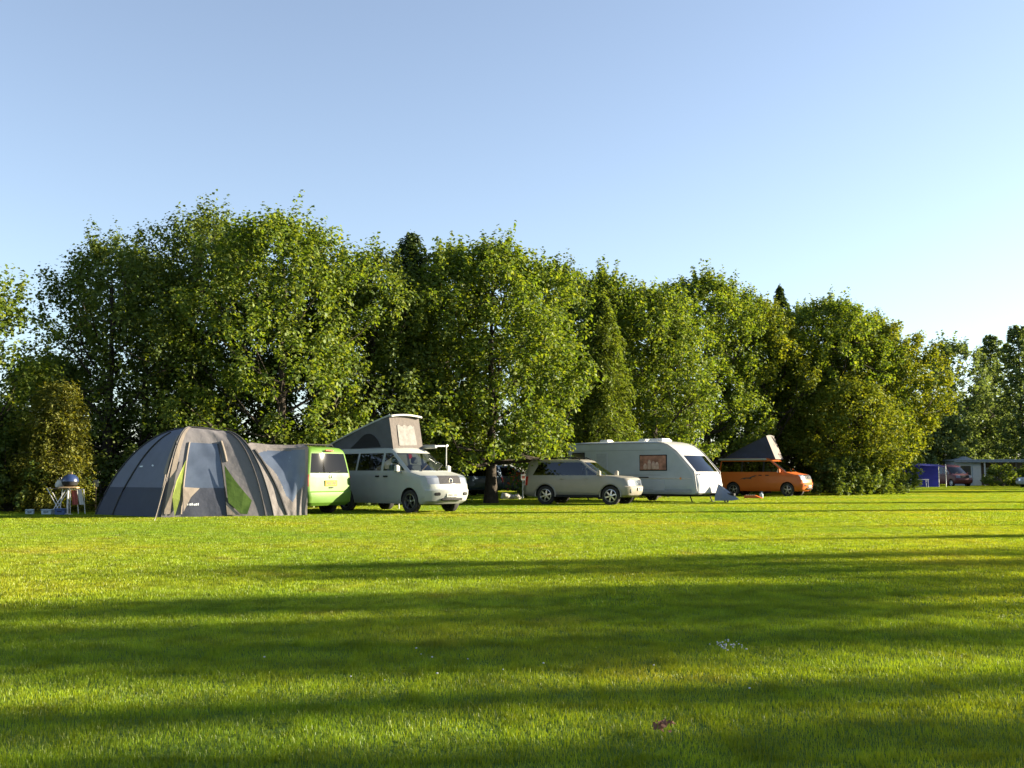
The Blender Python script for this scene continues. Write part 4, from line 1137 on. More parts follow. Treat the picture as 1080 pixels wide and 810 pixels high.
b = MB(); b.box((-2.05, -1.119, 1.28), (.62, .022, 1.72), bev=.01); dr = b.build('door', P_CARAVAN, cv)
b = MB(); b.box((-2.05, -1.134, 1.72), (.54, .012, .78), bev=.006); b.build('door_panel', P_GREYBLUE, dr)
b = MB(); b.box((-1.82, -1.14, 1.15), (.05, .03, .14), bev=.01); b.build('handle', M_BLACK, dr)
b = MB(); b.box((.85, -1.115, .72), (.55, .02, .42), bev=.008); b.build('locker_hatch', P_CARAVAN, cv)
b = MB(); b.box((-.55, -1.113, .50), (5.9, .018, .16), bev=.006); b.build('side_skirt', mat('skirt_grey', (.25, .28, .32), .5, vary=.1), cv)
b = MB(); b.box((-3.2, -1.116, .92), (.9, .02, .34), bev=.008); b.build('locker_hatch', P_CARAVAN, cv)
b = MB(); b.lathe([(.001, 0), (.05, .004), (.05, .014), (.001, .018)], axis='Y', n=14, c=(1.9, -1.13, 1.02)); b.build('marker_light', M_AMBER, cv)
for zz_ in (1.16, 2.22):
    b = MB(); b.box((-1.35, -1.116, zz_), (4.6, .008, .012)); b.build('panel_seam', mat('seam_grey', (.16, .18, .20), .6), cv)
b = MB(); b.box((.1, -1.118, 1.06), (.5, .02, .05), bev=.008); b.build('reflector_strip', M_BLACK, cv)
b = MB(); b.box((-2.1, -1.118, .62), (.45, .02, .2), bev=.008); b.build('fridge_vent', M_STEEL, cv)
b = MB(); b.grid(lambda u, v: (2.50 - .90 * (.62 * v) - .10, -.92 + .34 * u, 1.34 + .60 * v + .02 * math.sin(u * 20)), 12, 4); b.build('curtain', M_CURT, cv)
for s in (-1, 1): wheel(cv, -.75, s * .98, .31, .18, M_STEEL, 5)
for s in (-1, 1):
    for xx in (-3.1, 2.15):
        b = MB(); b.tube([(xx, s * .85, .38), (xx + .15, s * .85, .02)], .025, 6); b.box((xx + .15, s * .85, .03), (.16, .16, .03)); b.build('corner_steady', M_BLACK, cv)
b = MB(); b.box((-.2, 0, .32), (5.0, 1.7, .10)); b.build('chassis', M_UNDER, cv)
for xx, wd, ln in ((-2.6, .5, .45), (-.6, .4, .4), (.2, .8, .75)):
    b = MB(); b.box((xx, .1, 2.65), (ln, wd, .10), bev=.03); b.box((xx, .1, 2.72), (ln * .86, wd * .86, .05), bev=.02); b.build('roof_light', mat('roof_light_white', (.72, .70, .66), .4), cv)
b = MB(); b.tube([(-.1, -.75, 2.6), (-.05, -.75, 2.72), (.6, -.75, 2.70), (.8, -.75, 2.58)], .022, 6); b.build('roof_rail', M_STEEL, cv)
b = MB(); b.tube([(2.62, -.9, 1.22), (2.70, -.9, 1.20), (2.70, -.55, 1.20), (2.63, -.55, 1.22)], .02, 6); b.build('grab_handle', M_STEEL, cv)
b = MB(); b.box((3.2, 0, .36), (1.2, .14, .09)); b.build('drawbar', M_BLACK, cv)
b = MB(); b.tube([(3.35, .12, .55), (3.35, .12, .12)], .028, 8); b.lathe([(.06, 0), (.10, .02), (.10, .06), (.06, .08)], c=(3.35, .08, .10), axis='Y', n=16, closed=True); b.build('jockey_wheel', M_BLACK, cv)
# canvas hitch cover: steep wedge in front of the nose
M_COVER = mat('hitch_cover_cloth', (.17, .20, .26), .75, vary=.12, scale=4, bump=.5, bscale=7, trans=.1)
b = MB()
def hc(u, v):
    s = -1 + 2 * u
    t = 1 - abs(s)
    x0, z0 = 3.10, .80; x1 = 4.0
    x = 3.06 + (x1 - 3.06) * v * (.55 + .45 * t ** .5)
    ridge = z0 - (z0 - .16) * v ** 1.05
    z = .10 + (ridge - .10) * (t ** .55)
    y = s * (.36 - .22 * v) + .02 * math.sin(v * 11 + u * 7)
    return x, y, z
b.grid(hc, 24, 16); b.build('hitch_cover', M_COVER, cv, smooth=60)

for vn in (pale, orange):
    b = MB(); b.box((2.405, 0, .405), (.05, .9, .07), bev=.015); b.build('lower_intake', M_BLACK, vn)
    for sd_ in (-1, 1):
        b = MB(); b.box((2.37, sd_ * .60, .56), (.07, .22, .09), rz=sd_ * .22, bev=.02); b.build('fog_lamp_recess', M_BLACK, vn)
# ------------------------------------------------------------------ tent with tunnel
def fabric(name, c, bump=.5, vary=.10, trans=.14, scale=3):
    return mat(name, c, .75, spec=.3, vary=vary, scale=scale, bump=bump, bscale=5, trans=trans)
F_SIDE = fabric('slate_fabric', (.145, .16, .215)); F_NAVY = fabric('navy_fabric', (.058, .066, .095))
F_SAND = fabric('sand_fabric', (.165, .158, .172)); F_GREEN = fabric('green_fabric', (.085, .15, .025)); F_LIME = fabric('yellow_green_fabric', (.21, .265, .05))
F_CREAM = fabric('cream_trim', (.27, .23, .195)); F_WIN = mat('film_window', (.075, .095, .14), .22, vary=.25, scale=2.2, coat=.7)
F_TUN = fabric('silver_brown_fabric', (.185, .170, .170), .9, .2); F_POLE = mat('pole_sleeve', (.03, .03, .035), .7)
F_MARK = mat('pale_mark', (.62, .66, .72), .6)
C1 = ground(170, 546.3); C0 = ground(104, 544.2); C2 = ground(290, 544.8)
C0.y = C1.y + 1.9; C0.x = (104 - 540) / FPX * C0.y
C2.y = C1.y + 1.05; C2.x = (290 - 540) / FPX * C2.y
C3 = C0 + C2 - C1 + Vector((0, -.55, 0))
tc0 = (C0 + C2) / 2
tent = empty('tent', (tc0.x, tc0.y, 0)); tag(tent, 'large grey dome tent with bright green door flaps and a tunnel to the lime van', 'tent')
K = [c - tc0 for c in (C0, C1, C2, C3)]
HT = 2.52; RC = Vector((.20, -.10, 0))
RT = [RC + Vector((k.x * .22, k.y * .34, 0)) for k in K]
RT[0] += Vector((.45, 0, 0)); RT[1] += Vector((.12, 0, 0)); RT[2] += Vector((.42, 0, 0)); RT[3] += Vector((.30, 0, 0))
def pole(i, t):
    s = .62 * t + .38 * (1 - math.cos(t * math.pi / 2))
    p = K[i] + (RT[i] - K[i]) * s
    hh = HT if i in (0, 1) else HT - .10
    return Vector((p.x, p.y, hh * max(0.0, math.sin(t * math.pi / 2)) ** .95))
def face_pt(i, u, t, off=0.0):
    a, b = pole(i, t), pole((i + 1) % 4, t)
    p = a + (b - a) * u
    e = (K[(i + 1) % 4] - K[i]).normalized(); nrm = Vector((e.y, -e.x, 0))
    if nrm.dot(K[i] + K[(i + 1) % 4]) < 0: nrm = -nrm
    sag = -.10 * math.sin(math.pi * u) * math.sin(math.pi * min(1, t * 1.1)) if off <= 0.5 else 0
    wr = .012 * noise.noise(Vector((u * 6 + i * 7, t * 5, 2.0))) + .006 * math.sin(u * 24 + t * 14 + i)
    p = p + nrm * (sag + wr * math.sin(math.pi * u) + off)
    p.z += off * .35
    return p
def panel(name, m, i, u0, u1, t0, t1, nu=18, nt=14, off=0.0, par=None):
    b = MB(); b.grid(lambda u, v: face_pt(i, u0 + (u1 - u0) * u, t0 + (t1 - t0) * v, off), nu, nt)
    return b.build(name, m, par or tent, smooth=70)
TB = .20
for i, (up, lo_) in enumerate(((F_SIDE, F_NAVY), (None, None), (F_SAND, F_NAVY), (F_SIDE, F_NAVY))):
    if up is None: continue
    panel('side_panel', up, i, 0, 1, TB, 1); panel('mud_wall', lo_, i, 0, 1, 0, TB, 18, 4)
# front with door, window film and lower door panel
uA, uB = .17, .58
panel('front_panel', F_SAND, 1, 0, uA, 0, 1, 6, 24); panel('front_panel', F_SAND, 1, uB, 1, 0, 1, 12, 24)
panel('front_panel', F_SAND, 1, uA, uB, .62, 1, 10, 8)
dw = panel('door_window', F_WIN, 1, uA, uB, .20, .62, 10, 12)
dp = panel('door_panel', F_NAVY, 1, uA, uB, 0, .20, 10, 6)
b = MB(); e = (face_pt(1, .3, .12) - face_pt(1, .2, .12))
for k, wd in enumerate((.5, .8, .6, .9, .7, .5)):
    u0 = .25 + .019 * k
    b.grid(lambda u, v: face_pt(1, u0 - .03 + .013 * u * wd / .7, .075 + .014 * v * (.8 + .4 * ((k * 7) % 3) / 2), .012), 2, 2)
b.build('wordmark', F_MARK, dp, smooth=0)
# door edges: cream strips
for u in (uA, uB):
    b = MB(); b.tube([face_pt(1, u, t, .012) for t in np.linspace(.02, .62, 16)], .022, 6); b.build('door_edge', F_CREAM if u == uA else F_POLE, tent)
b = MB(); b.tube([face_pt(1, uB + .06, t, .03) for t in np.linspace(.42, .66, 8)], .03, 6); b.build('rolled_blind', F_CREAM, tent)
# roof
b = MB()
def roof(u, v):
    a = pole(0, 1) + (pole(3, 1) - pole(0, 1)) * v; c = pole(1, 1) + (pole(2, 1) - pole(1, 1)) * v
    p = a + (c - a) * u; p.z += .06 * math.sin(math.pi * u) * math.sin(math.pi * v)
    return p
b.grid(roof, 12, 12); b.build('roof_panel', F_SAND, tent, smooth=70)
# poles: in dark sleeves over the corners and one down the slate side
for i in range(4):
    b = MB(); b.tube([pole(i, t) * 1.0 + Vector((0, 0, .012)) + (K[i].normalized() * .015) for t in np.linspace(0, 1, 22)], .024, 7); b.build('pole_sleeve', F_POLE, tent)
b = MB(); b.tube([face_pt(0, .27, t, .02) for t in np.linspace(0, .80, 18)], .022, 6); b.build('pole_sleeve', F_POLE, tent)
b = MB(); b.tube([face_pt(1, .93, t, .02) for t in np.linspace(0, .92, 18)], .018, 6); b.build('pole_sleeve', F_POLE, tent)
b = MB(); b.tube([pole(0, 1), pole(1, 1) + Vector((0, 0, .03))], .024, 6); b.tube([pole(1, 1) + Vector((0, 0, .02)), roof(1, .5) + Vector((0, 0, .04)), pole(2, 1)], .024, 6); b.build('ridge_pole', F_POLE, tent)
b = MB(); b.grid(lambda u, v: face_pt(1, .02 + .055 * u, .02 + .97 * v, .03), 2, 24); b.build('reflective_strip', F_CREAM, tent, smooth=70)
b = MB(); b.grid(lambda u, v: face_pt(0, .90 + .07 * u * (1 - .3 * v), .30 + .42 * v, .02), 2, 12); b.build('vent_cover', F_CREAM, tent, smooth=70)
b = MB()
for u, t in ((.33, .36), (.36, .36), (.56, .37), (.58, .365)):
    b.grid(lambda a, c: face_pt(0, u + .03 * a, t + .012 * c, .02), 1, 1)
b.build('toggle', F_MARK, tent, smooth=0)
# flaps
def flap(name, m, pts, i=1, off=.06):
    b = MB(); b.prism([(u, t) for u, t in pts], lambda u, t, d: face_pt(i, u, t, off + d + .03 * math.sin(9 * u + 7 * t)), .012); return b.build(name, m, tent, smooth=0)
flap('door_flap', F_GREEN, [(.60, .38), (.595, .13), (.60, .09), (.70, .015), (.76, .01), (.82, .10), (.76, .165), (.68, .26)])
flap('door_flap', F_LIME, [(.165, .42), (.095, .24), (.075, .12), (.115, -.005), (.145, .10), (.16, .22)], off=.09)
flap('door_flap', F_CREAM, [(.165, .20), (.33, .195), (.25, .13), (.19, .03)], off=.05)
flap('door_flap', F_CREAM, [(.575, .10), (.58, .01), (.69, .01)], off=.045)
# guy ropes and pegs
p0 = pole(1, .45)
g0 = ground(163, 550) - tc0; g1 = ground(186, 550.5) - tc0
for q in (g0,):
    b = MB(); b.tube([p0, q], .008, 5); b.build('guy_rope', F_CREAM, tent)
    b = MB(); b.tube([q + Vector((0, 0, .06)), q + Vector((0, 0, -.05))], .008, 5); b.build('peg', M_STEEL, tent)
b = MB(); b.tube([pole(1, .30) + Vector((-.06, -.05, 0)), K[1] + Vector((-.10, -.06, 0))], .02, 6); b.build('spare_pole', F_CREAM, tent)
# tunnel: from the tent's right shoulder to the van flank
tun = empty('tunnel', (0, 0, 0), 0, tent)
V0 = Vector((-5.93, 30.42, 0)) - tc0
def t_of(z): return math.asin(min(1, max(0, z / (HT - .10))) ** (1 / .95)) / (math.pi / 2)
def tsheet(u, v, off=0.0):
    z = 2.02 * v
    a = face_pt(1, .97, t_of(z * .985)); a = Vector((a.x, a.y, z))
    c = Vector((V0.x, V0.y, z * (.985)))
    p = a + (c - a) * u
    f = math.sin(math.pi * u)
    # hanging creases, gathered toward the lower right
    cr = .06 * math.sin(21 * u - 8 * v + 5 * noise.noise(Vector((u * 2.2, v * 2.2, 0)))) * max(0, .75 - v) * (.25 + u) * 1.3
    cr += .13 * noise.noise(Vector((u * 4.0, v * 3.0, 7))) * max(0.1, 1 - v * 1.3)
    p += Vector((-.25, -.97, 0)) * (cr * f * .8 + off - .22 * f * (.35 + .65 * v))
    p.z -= .045 * f * v
    return p
b = MB(); wb = MB()
out = [(.10, .90), (.30, .955), (.93, .965), (.94, .55), (.90, .44), (.74, .36), (.60, .20), (.44, .30), (.30, .62), (.16, .78)]
def inside(u, v):
    c = False; n_ = len(out)
    for a in range(n_):
        x1, y1 = out[a]; x2, y2 = out[(a + 1) % n_]
        if (y1 > v) != (y2 > v) and u < (x2 - x1) * (v - y1) / (y2 - y1) + x1: c = not c
    return c
N_ = 64
for j in range(N_):
    for i in range(N_):
        u0, v0 = i / N_, j / N_
        (b if inside(u0 + .5 / N_, v0 + .5 / N_) else wb).add([tsheet(u0, v0), tsheet(u0 + 1 / N_, v0), tsheet(u0 + 1 / N_, v0 + 1 / N_), tsheet(u0, v0 + 1 / N_)], [(0, 1, 2, 3)])
o = b.build('tunnel_window', F_WIN, tun, smooth=80)
for oo in (o, wb.build('tunnel_wall', F_TUN, tun, smooth=80)):
    bw = bmesh.new(); bw.from_mesh(oo.data); bmesh.ops.remove_doubles(bw, verts=bw.verts, dist=.001); bmesh.ops.recalc_face_normals(bw, faces=bw.faces); bw.to_mesh(oo.data); bw.free()
    oo.data.polygons.foreach_set('use_smooth', [True] * len(oo.data.polygons))
b = MB()
bk = Vector((.18, .72, 0))
b.grid(lambda u, v: tsheet(u, 1.0) + bk * v * (1 - .35 * u) + Vector((-.35 * v * u * 2, .5 * v * u * .4, .10 * math.sin(math.pi * v) - .02 * v)), 30, 8); b.build('tunnel_roof', F_TUN, tun, smooth=80)
b = MB(); b.tube([tsheet(.06 + .36 * (1 - v) ** 1.2 + .03, v, .03) for v in np.linspace(.02, .95, 20)], .03, 6); b.build('tunnel_pole', F_POLE, tun)
# ------------------------------------------------------------------ small things
M_WHITE = mat('white_enamel', (.50, .49, .47), .4, vary=.08); M_BLUEP = mat('blue_enamel', (.015, .03, .09), .3, vary=.1, coat=.5)
M_WOOD = mat('beech_top', (.42, .28, .15), .6, vary=.2, scale=12)
M_REDC = mat('red_cloth', (.26, .06, .045), .9, vary=.2); M_WHITEC = mat('white_cloth', (.45, .44, .42), .9, vary=.1)
M_BLUEBOX = mat('blue_plastic', (.05, .09, .22), .45, vary=.15); M_PALEBOX = mat('pale_blue_plastic', (.34, .42, .48), .45, vary=.15)
def top(name, label, cat, p, rz=0, group=None):
    o = empty(name, (p.x, p.y, 0), rz); tag(o, label, cat, group); return o
tp = at(75, 31.0)
t = top('camping_table', 'small camping table with a white pole leg and wooden top left of the tent', 'table', tp, .2)
b = MB(); b.box((0, 0, .80), (.52, .4, .05), bev=.015); b.build('table_top', M_WOOD, t)
b = MB(); b.tube([(0, -.1, .80), (0, -.1, .02)], .028, 8); b.lathe([(.16, 0), (.16, .02), (.03, .05), (.001, .05)], c=(0, -.1, 0), n=16); b.build('leg', M_WHITE, t)
for s in (-1, 1):
    b = MB(); b.tube([(s * .2, .12, .78), (s * .26, .15, 0)], .014, 6); b.build('leg', M_STEEL, t)
k = at(74.6, 31.05)
q = empty('barbecue', (k.x + .03, k.y + .02, .825)); tag(q, 'round barbecue with a dark blue domed lid on the camping table', 'barbecue')
b = MB(); b.lathe([(.08, 0), (.20, .05), (.235, .14), (.235, .155), (.22, .155)], n=28); b.build('bowl', M_BLACK, q)
b = MB(); b.lathe([(.245, .158), (.245, .175), (.22, .26), (.15, .34), (.06, .375), (.001, .38)], n=28); lid = b.build('lid', M_BLUEP, q)
b = MB(); b.tube([(-.05, 0, .37), (-.05, 0, .42), (.05, 0, .42), (.05, 0, .37)], .012, 6); b.build('handle', M_WOOD, lid)
k = at(65.5, 31.2)
q = empty('carrier_bag', (k.x, k.y, 0)); tag(q, 'crumpled white bag on the folded chair beside the blue barbecue', 'bag')
q.location.z = .80; q.scale = (.55, .55, .55)
b = MB(); b.lathe([(.12, 0), (.20, .02), (.24, .14), (.21, .28), (.12, .36), (.15, .42), (.001, .40)], n=24)
for i, (x, y, z) in enumerate(b.v):
    d = 1 + .22 * noise.noise(Vector((x * 7, y * 7, z * 7))); b.v[i] = (x * d * 1.1, y * d * .8, z)
b.build('bag_body', M_WHITEC, q, smooth=60)
b = MB(); b.tube([(-.08, 0, .38), (-.05, .02, .52), (.05, .02, .54), (.10, 0, .38)], .012, 6); b.build('handle', M_WHITEC, q)
k = at(62, 31.2)
q = empty('folding_stool', (k.x, k.y, 0), .2); tag(q, 'folding stool with crossed metal legs and dark seat under the white bag', 'stool')
b = MB(); b.grid(lambda u, v: (-.26 + .62 * u, -.2 + .4 * v, .79 - .03 * math.sin(math.pi * u)), 10, 4); b.build('seat', M_SEAT, q)
for s in (-1, 1):
    for a in (-1, 1):
        b = MB(); b.tube([(.05 + a * .28, s * .2, .79), (.05 - a * .16, s * .2, 0)], .013, 6); b.build('leg', M_STEEL, q)
k = at(83.5, 31.0)
q = empty('towel', (k.x, k.y, .30)); tag(q, 'red and white towel hanging from a short rail by the camping table', 'towel')
b = MB(); b.grid(lambda u, v: (-.17 + .17 * u + .05 * (1 - v), .02 * math.sin(u * 9), .42 * v), 10, 8); b.build('red_half', M_REDC, q, smooth=60)
b = MB(); b.grid(lambda u, v: (.0 + .15 * u + .08 * (1 - v), .02 * math.sin(u * 9 + 2), .44 * v), 10, 8); b.build('white_half', M_WHITEC, q, smooth=60)
q = empty('towel_rail', (k.x, k.y, 0)); tag(q, 'thin metal rail carrying the red and white towel', 'rail')
b = MB(); b.tube([(-.22, 0, .75), (.2, 0, .75)], .012, 6); b.build('bar', M_STEEL, q)
for s in (-1, 1):
    b = MB(); b.tube([(s * .2, 0, .75), (s * .22 + .02, .06, 0)], .012, 6); b.build('leg', M_STEEL, q)
def crate(label, px, Y, d, m, lidm, rz):
    p = at(px, Y); q = empty('storage_box', (p.x, p.y, 0), rz); tag(q, label, 'box', 'boxes on the grass beside the table')
    b = MB(); b.box((0, 0, d[2] / 2), d, taper=(1.06, 1.06), bev=.02); b.build('box_body', m, q)
    b = MB(); b.box((0, 0, d[2] + .018), (d[0] * 1.12, d[1] * 1.12, .04), bev=.012); b.build('lid', lidm, q)
    b = MB(); b.tube([(-d[0] * .2, -d[1] * .56, d[2] * .8), (-d[0] * .2, -d[1] * .62, d[2] * .7), (d[0] * .2, -d[1] * .62, d[2] * .7), (d[0] * .2, -d[1] * .56, d[2] * .8)], .012, 6); b.build('handle', M_BLACK, q)
crate('pale storage box standing alone on the grass at the far left', 35, 31.2, (.22, .2, .12), M_PALEBOX, M_PALEBOX, .3)
crate('pale lidded storage box between the pale box and the blue box', 54, 31.0, (.30, .22, .13), M_PALEBOX, M_PALEBOX, -.1)
crate('blue storage box beside the table pole', 67, 30.8, (.26, .22, .16), M_BLUEBOX, M_BLUEBOX, .15)
p = at(103.5, 33.5); q = empty('pitch_marker', (p.x, p.y, 0), -.4); tag(q, 'white square pitch marker on a post between table and tent', 'sign')
b = MB(); b.tube([(0, 0, 0), (0, 0, .88)], .02, 6); b.build('post', M_WOOD, q)
b = MB(); b.box((0, -.03, .90), (.22, .02, .22), bev=.006); b.build('sign_board', M_WHITE, q)
# marker post beside the silver car
p = at(551.5, 50); q = empty('marker_post', (p.x, p.y, 0), R(20)); tag(q, 'white post with a small red and white plate behind the silver car', 'sign')
b = MB(); b.tube([(0, 0, 0), (0, 0, .98)], .035, 8); b.build('post', M_WHITE, q)
b = MB(); b.box((0, -.05, 1.05), (.24, .03, .30), bev=.008); pl = b.build('plate_board', M_WHITE, q)
b = MB(); b.box((0, -.068, 1.05), (.13, .006, .12), bev=.002); b.build('red_square', M_REDC, pl)
p = at(546, 52); q = empty('flowering_shrub', (p.x, p.y, 0)); tag(q, 'small shrub with red flowers behind the white marker post', 'shrub')
g = np.random.default_rng(5)
n_ = 260; pos = g.normal(size=(n_, 3)) * np.array([.28, .25, .32]) + np.array([0, 0, .95])
V, F = leaves_np(g, pos, g.normal(size=(n_, 3)) + np.array([0, -.5, .6]), g.normal(size=(n_, 3)), .13)
link_mesh('foliage', np_mesh('foliage', V, F, [M_LEAF_DARK]), q)
pos = g.normal(size=(60, 3)) * np.array([.30, .2, .34]) + np.array([0, -.2, 1.1])
V, F = leaves_np(g, pos, g.normal(size=(60, 3)) + np.array([.5, -1.0, .3]), g.normal(size=(60, 3)), .12)
link_mesh('flowers', np_mesh('flowers', V, F, [leaf_mat('red_petal', [(.4, .06, .03), (.55, .12, .05)], (1, .8, .6), .3)]), q)
b = MB(); b.tube([(0, 0, 0), (.02, 0, .8)], [.03, .015], 6); b.build('stem', M_BARK, q)
M_STONE = mat('white_painted_stone', (.36, .35, .32), .85, vary=.25, scale=6, bump=.6, bscale=12)
for i, (px, Y, s, lab) in enumerate([(533, 49.5, .20, 'whitewashed stone nearest the pale van on the lit verge'), (539.5, 49.8, .16, 'small whitewashed stone, middle of three on the lit verge'), (545, 49.6, .18, 'whitewashed stone nearest the marker post on the lit verge')]):
    p = at(px, Y); b = MB(); b.lathe([(.001, 0)] + [(math.sin(a) , 1 - math.cos(a)) for a in np.linspace(.3, 2.9, 9)] + [(.001, 2)], n=18)
    for k2, (x, y, z) in enumerate(b.v):
        d = 1 + .35 * noise.noise(Vector((x * 1.3 + i * 9, y * 1.3, z * 1.3))); b.v[k2] = (x * d * s * 1.1, y * d * s * .8, z * d * s * .85 - .05)
    tag(b.build('painted_stone', M_STONE, loc=(p.x, p.y, 0), smooth=60), lab, 'stone', 'painted stones on the verge')
# levelling ramp and mat below the orange van
p = ground(795, 526); q = empty('levelling_ramp', (p.x, p.y, 0), R(-33)); tag(q, 'orange wheel ramp lying on the grass beside the orange van', 'ramp')
b = MB(); b.prism([(-.45, 0), (.45, 0), (.45, .03), (.1, .17), (-.45, .17)], lambda a, c, d: (a, d - .12, c), .24); b.build('ramp_body', P_ORANGE, q, smooth=0)
b = MB()
for k2 in range(5): b.box((-.38 + .1 * k2, 0, .178), (.03, .2, .016))
b.build('tread_rib', M_BLACK, q, smooth=0)
p = ground(803, 525.5); q = empty('water_carrier', (p.x, p.y, 0), R(-10)); tag(q, 'small pale water carrier on the grass beside the orange ramp', 'water carrier')
b = MB(); b.lathe([(.09, 0), (.10, .02), (.10, .2), (.04, .25), (.03, .29), (.001, .29)], n=18); b.build('carrier_body', M_PALEBOX, q)
b = MB(); b.tube([(-.08, 0, .22), (-.05, 0, .33), (.05, 0, .33), (.08, 0, .22)], .01, 6); b.build('handle', M_BLUEBOX, q)

# ---- far end: blue shelter, maroon van, chalet, hedge bush, pale car
def fp(px, Y): return at(px, Y)
Y0 = 100.0
p = fp(970, 96.0); q = empty('shelter_tent', (p.x, p.y, 0)); tag(q, 'bright blue tarpaulin shelter at the far end of the field', 'shelter')
M_TARP = mat('blue_tarpaulin', (.032, .032, .27), .6, vary=.2, scale=1.5, bump=.5, bscale=2, trans=.35)
b = MB(); b.grid(lambda u, v: (-2.6 + 4.2 * u, .0 + .05 * math.sin(9 * u), .02 + 2.3 * v - .25 * u * v + .08 * math.sin(5 * u) * v), 16, 8); b.build('back_wall', M_TARP, q, smooth=70)
b = MB(); b.grid(lambda u, v: (-2.6 + 4.2 * u, -1.6 + 1.6 * v, 2.1 + .22 * v - .25 * u), 16, 6); b.build('roof_sheet', M_TARP, q, smooth=70)
for xx, yy in ((-2.6, -1.6), (1.6, -1.6), (-2.6, 0), (1.6, 0)):
    b = MB(); b.tube([(xx, yy, 0), (xx, yy, 2.1)], .03, 6); b.build('pole', M_STEEL, q)
p = fp(968, 93.2); q = empty('camping_table', (p.x, p.y, 0)); tag(q, 'pale topped table in front of the blue shelter', 'table')
b = MB(); b.box((0, 0, .72), (1.5, .6, .05), bev=.015); b.build('table_top', M_WHITE, q)
for xx in (-.65, .65):
    for yy in (-.22, .22):
        b = MB(); b.tube([(xx, yy, .7), (xx * 1.05, yy, 0)], .025, 6); b.build('leg', M_STEEL, q)
p = fp(1000, 101.5)
mv, _ = van('parked_van', 'maroon van parked between the blue shelter and the far chalet', 'van', (p.x, p.y, 0), R(-78), P_MAROON, glass_side=G_BLACK, glass_front=G_BLACK, H=2.1, rim=M_STEEL)
p = fp(1034, 108); ch = empty('chalet', (p.x, p.y, 0), R(-6)); tag(ch, 'low chalet with pale walls, a long flat roof and a verandah at the far right', 'building')
M_WALL = mat('pale_blue_boards', (.36, .40, .43), .7, vary=.12, scale=3); M_ROOF = mat('felt_roof', (.20, .23, .26), .8, vary=.2)
M_DARKIN = mat('shaded_wood', (.10, .08, .06), .8, vary=.3)
b = MB(); b.box((-1.9, 0, 1.25), (2.6, 3.0, 2.5)); b.build('wall', M_WALL, ch, smooth=0)
b = MB(); b.box((1.7, .8, 1.2), (4.6, 1.4, 2.4)); b.build('wall', M_DARKIN, ch, smooth=0)
b = MB(); b.box((.4, -.2, 2.60), (7.6, 4.0, .16), bev=.03); b.box((.4, -2.16, 2.52), (7.5, .05, .26)); b.build('roof', M_ROOF, ch, smooth=0)
b = MB(); b.prism([(-.7, 2.68), (.7, 2.68), (0, 3.0)], lambda a, c, d: (a - 2.0, -1.4 + d, c), 2.6); b.build('gable', M_ROOF, ch, smooth=0)
for xx in (-.35, 1.2, 2.7, 4.0):
    b = MB(); b.box((xx, -1.9, 1.22), (.12, .12, 2.44)); b.build('verandah_post', M_WHITE if xx < 0 else M_DARKIN, ch, smooth=0)
for xx, w_, z0, h_ in ((-2.1, 1.0, 1.5, 1.1),):
    b = MB(); b.box((xx, -1.52, z0), (w_ + .14, .05, h_ + .14)); f = b.build('window', M_WHITE, ch, smooth=0)
    b = MB(); b.box((xx, -1.55, z0), (w_, .03, h_)); b.build('pane', M_ACRYL, f, smooth=0)
b = MB(); b.box((-1.0, -1.53, 1.05), (.8, .06, 2.0)); b.build('door', M_WHITE, ch, smooth=0)
for xx in (1.0, 2.6):
    b = MB(); b.box((xx, .08, 1.35), (1.1, .05, 1.0)); f = b.build('window', M_WALL, ch, smooth=0)
    b = MB(); b.box((xx, .045, 1.35), (.95, .03, .85)); b.build('pane', M_ACRYL, f, smooth=0)
b = MB()
for k2 in range(14): b.box((-.2 + .33 * k2, -1.9, .5), (.06, .04, .9))
b.box((2.0, -1.9, .98), (4.6, .06, .07)); b.build('railing', M_DARKIN, ch, smooth=0)
shrub('round green garden bush in front of the chalet verandah', fp(1058, 101).x, 101, 2.2, 2.5, 91, M_LEAF_LIME, n_cl=80, per=50, leaf=.22, name='garden_bush')
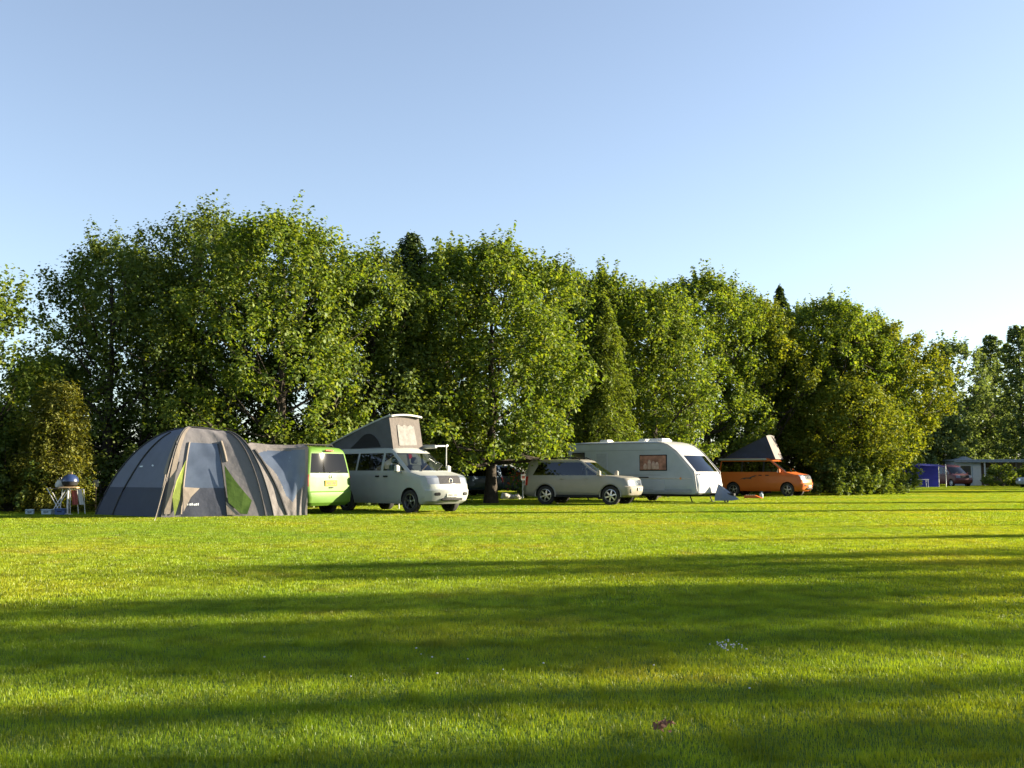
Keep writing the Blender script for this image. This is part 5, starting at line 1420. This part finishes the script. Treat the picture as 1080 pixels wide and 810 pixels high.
shrub('smaller green garden bush at the right end of the chalet', fp(1083, 103).x, 103, 1.9, 1.6, 92, M_LEAF_SYC, n_cl=70, per=50, leaf=.22, name='garden_bush')
shrub('dark low bush between the last tree and the blue shelter', fp(938, 93).x, 93, 1.8, 1.0, 93, M_LEAF_DARK, n_cl=60, per=50, leaf=.22, name='garden_bush')
p = fp(1095, 94); pc = offroader('parked_car', 'pale car cut off by the right edge of the picture near the chalet', (p.x, p.y, 0), R(178), P_WHITE, M_ALLOY)
pc.scale = (.9, .9, .85)

# ---- little things in the grass
def daisies(label, px, py, n, spread, seed):
    p = ground(px, py); g = random.Random(seed)
    q = empty('clover_patch', (p.x, p.y, field_z(p.x, p.y))); tag(q, label, 'flowers')
    st = MB(); fl = MB()
    for i in range(n):
        x, y = g.gauss(0, spread[0]), g.gauss(0, spread[1]); h = g.uniform(.05, .07); r = g.uniform(.004, .008)
        st.tube([(x, y, 0), (x + g.uniform(-.01, .01), y, h)], .0015, 4)
        fl.lathe([(.001, -r * .6), (r * .8, -r * .35), (r, 0), (r * .75, r * .5), (.001, r * .7)], c=(x, y, h), n=8)
    st.build('stem', M_GRASS, q); fl.build('flower_heads', mat('clover_white', (.34, .36, .38), .8, vary=.15, scale=60), q)
daisies('patch of white clover flowers in the shaded grass', 765, 690, 42, (.05, .09), 3)
daisies('few scattered white flowers in the grass near the middle', 524, 724, 12, (.8, .45), 4)
p = ground(698, 778); g = np.random.default_rng(8)
q = empty('dead_leaf_tuft', (p.x, p.y, field_z(p.x, p.y))); tag(q, 'small reddish brown tuft of dead leaves in the front grass', 'leaves')
pos = g.normal(size=(26, 3)) * np.array([.022, .022, .010]) + np.array([0, 0, .055])
V, F = leaves_np(g, pos, g.normal(size=(26, 3)) + np.array([0, 0, .6]), g.normal(size=(26, 3)), .035, .6)
link_mesh('dry_leaves', np_mesh('dry_leaves', V, F, [leaf_mat('dead_leaf', [(.10, .05, .03), (.18, .09, .06), (.24, .14, .10)], (1, .8, .6), .25)]), q)
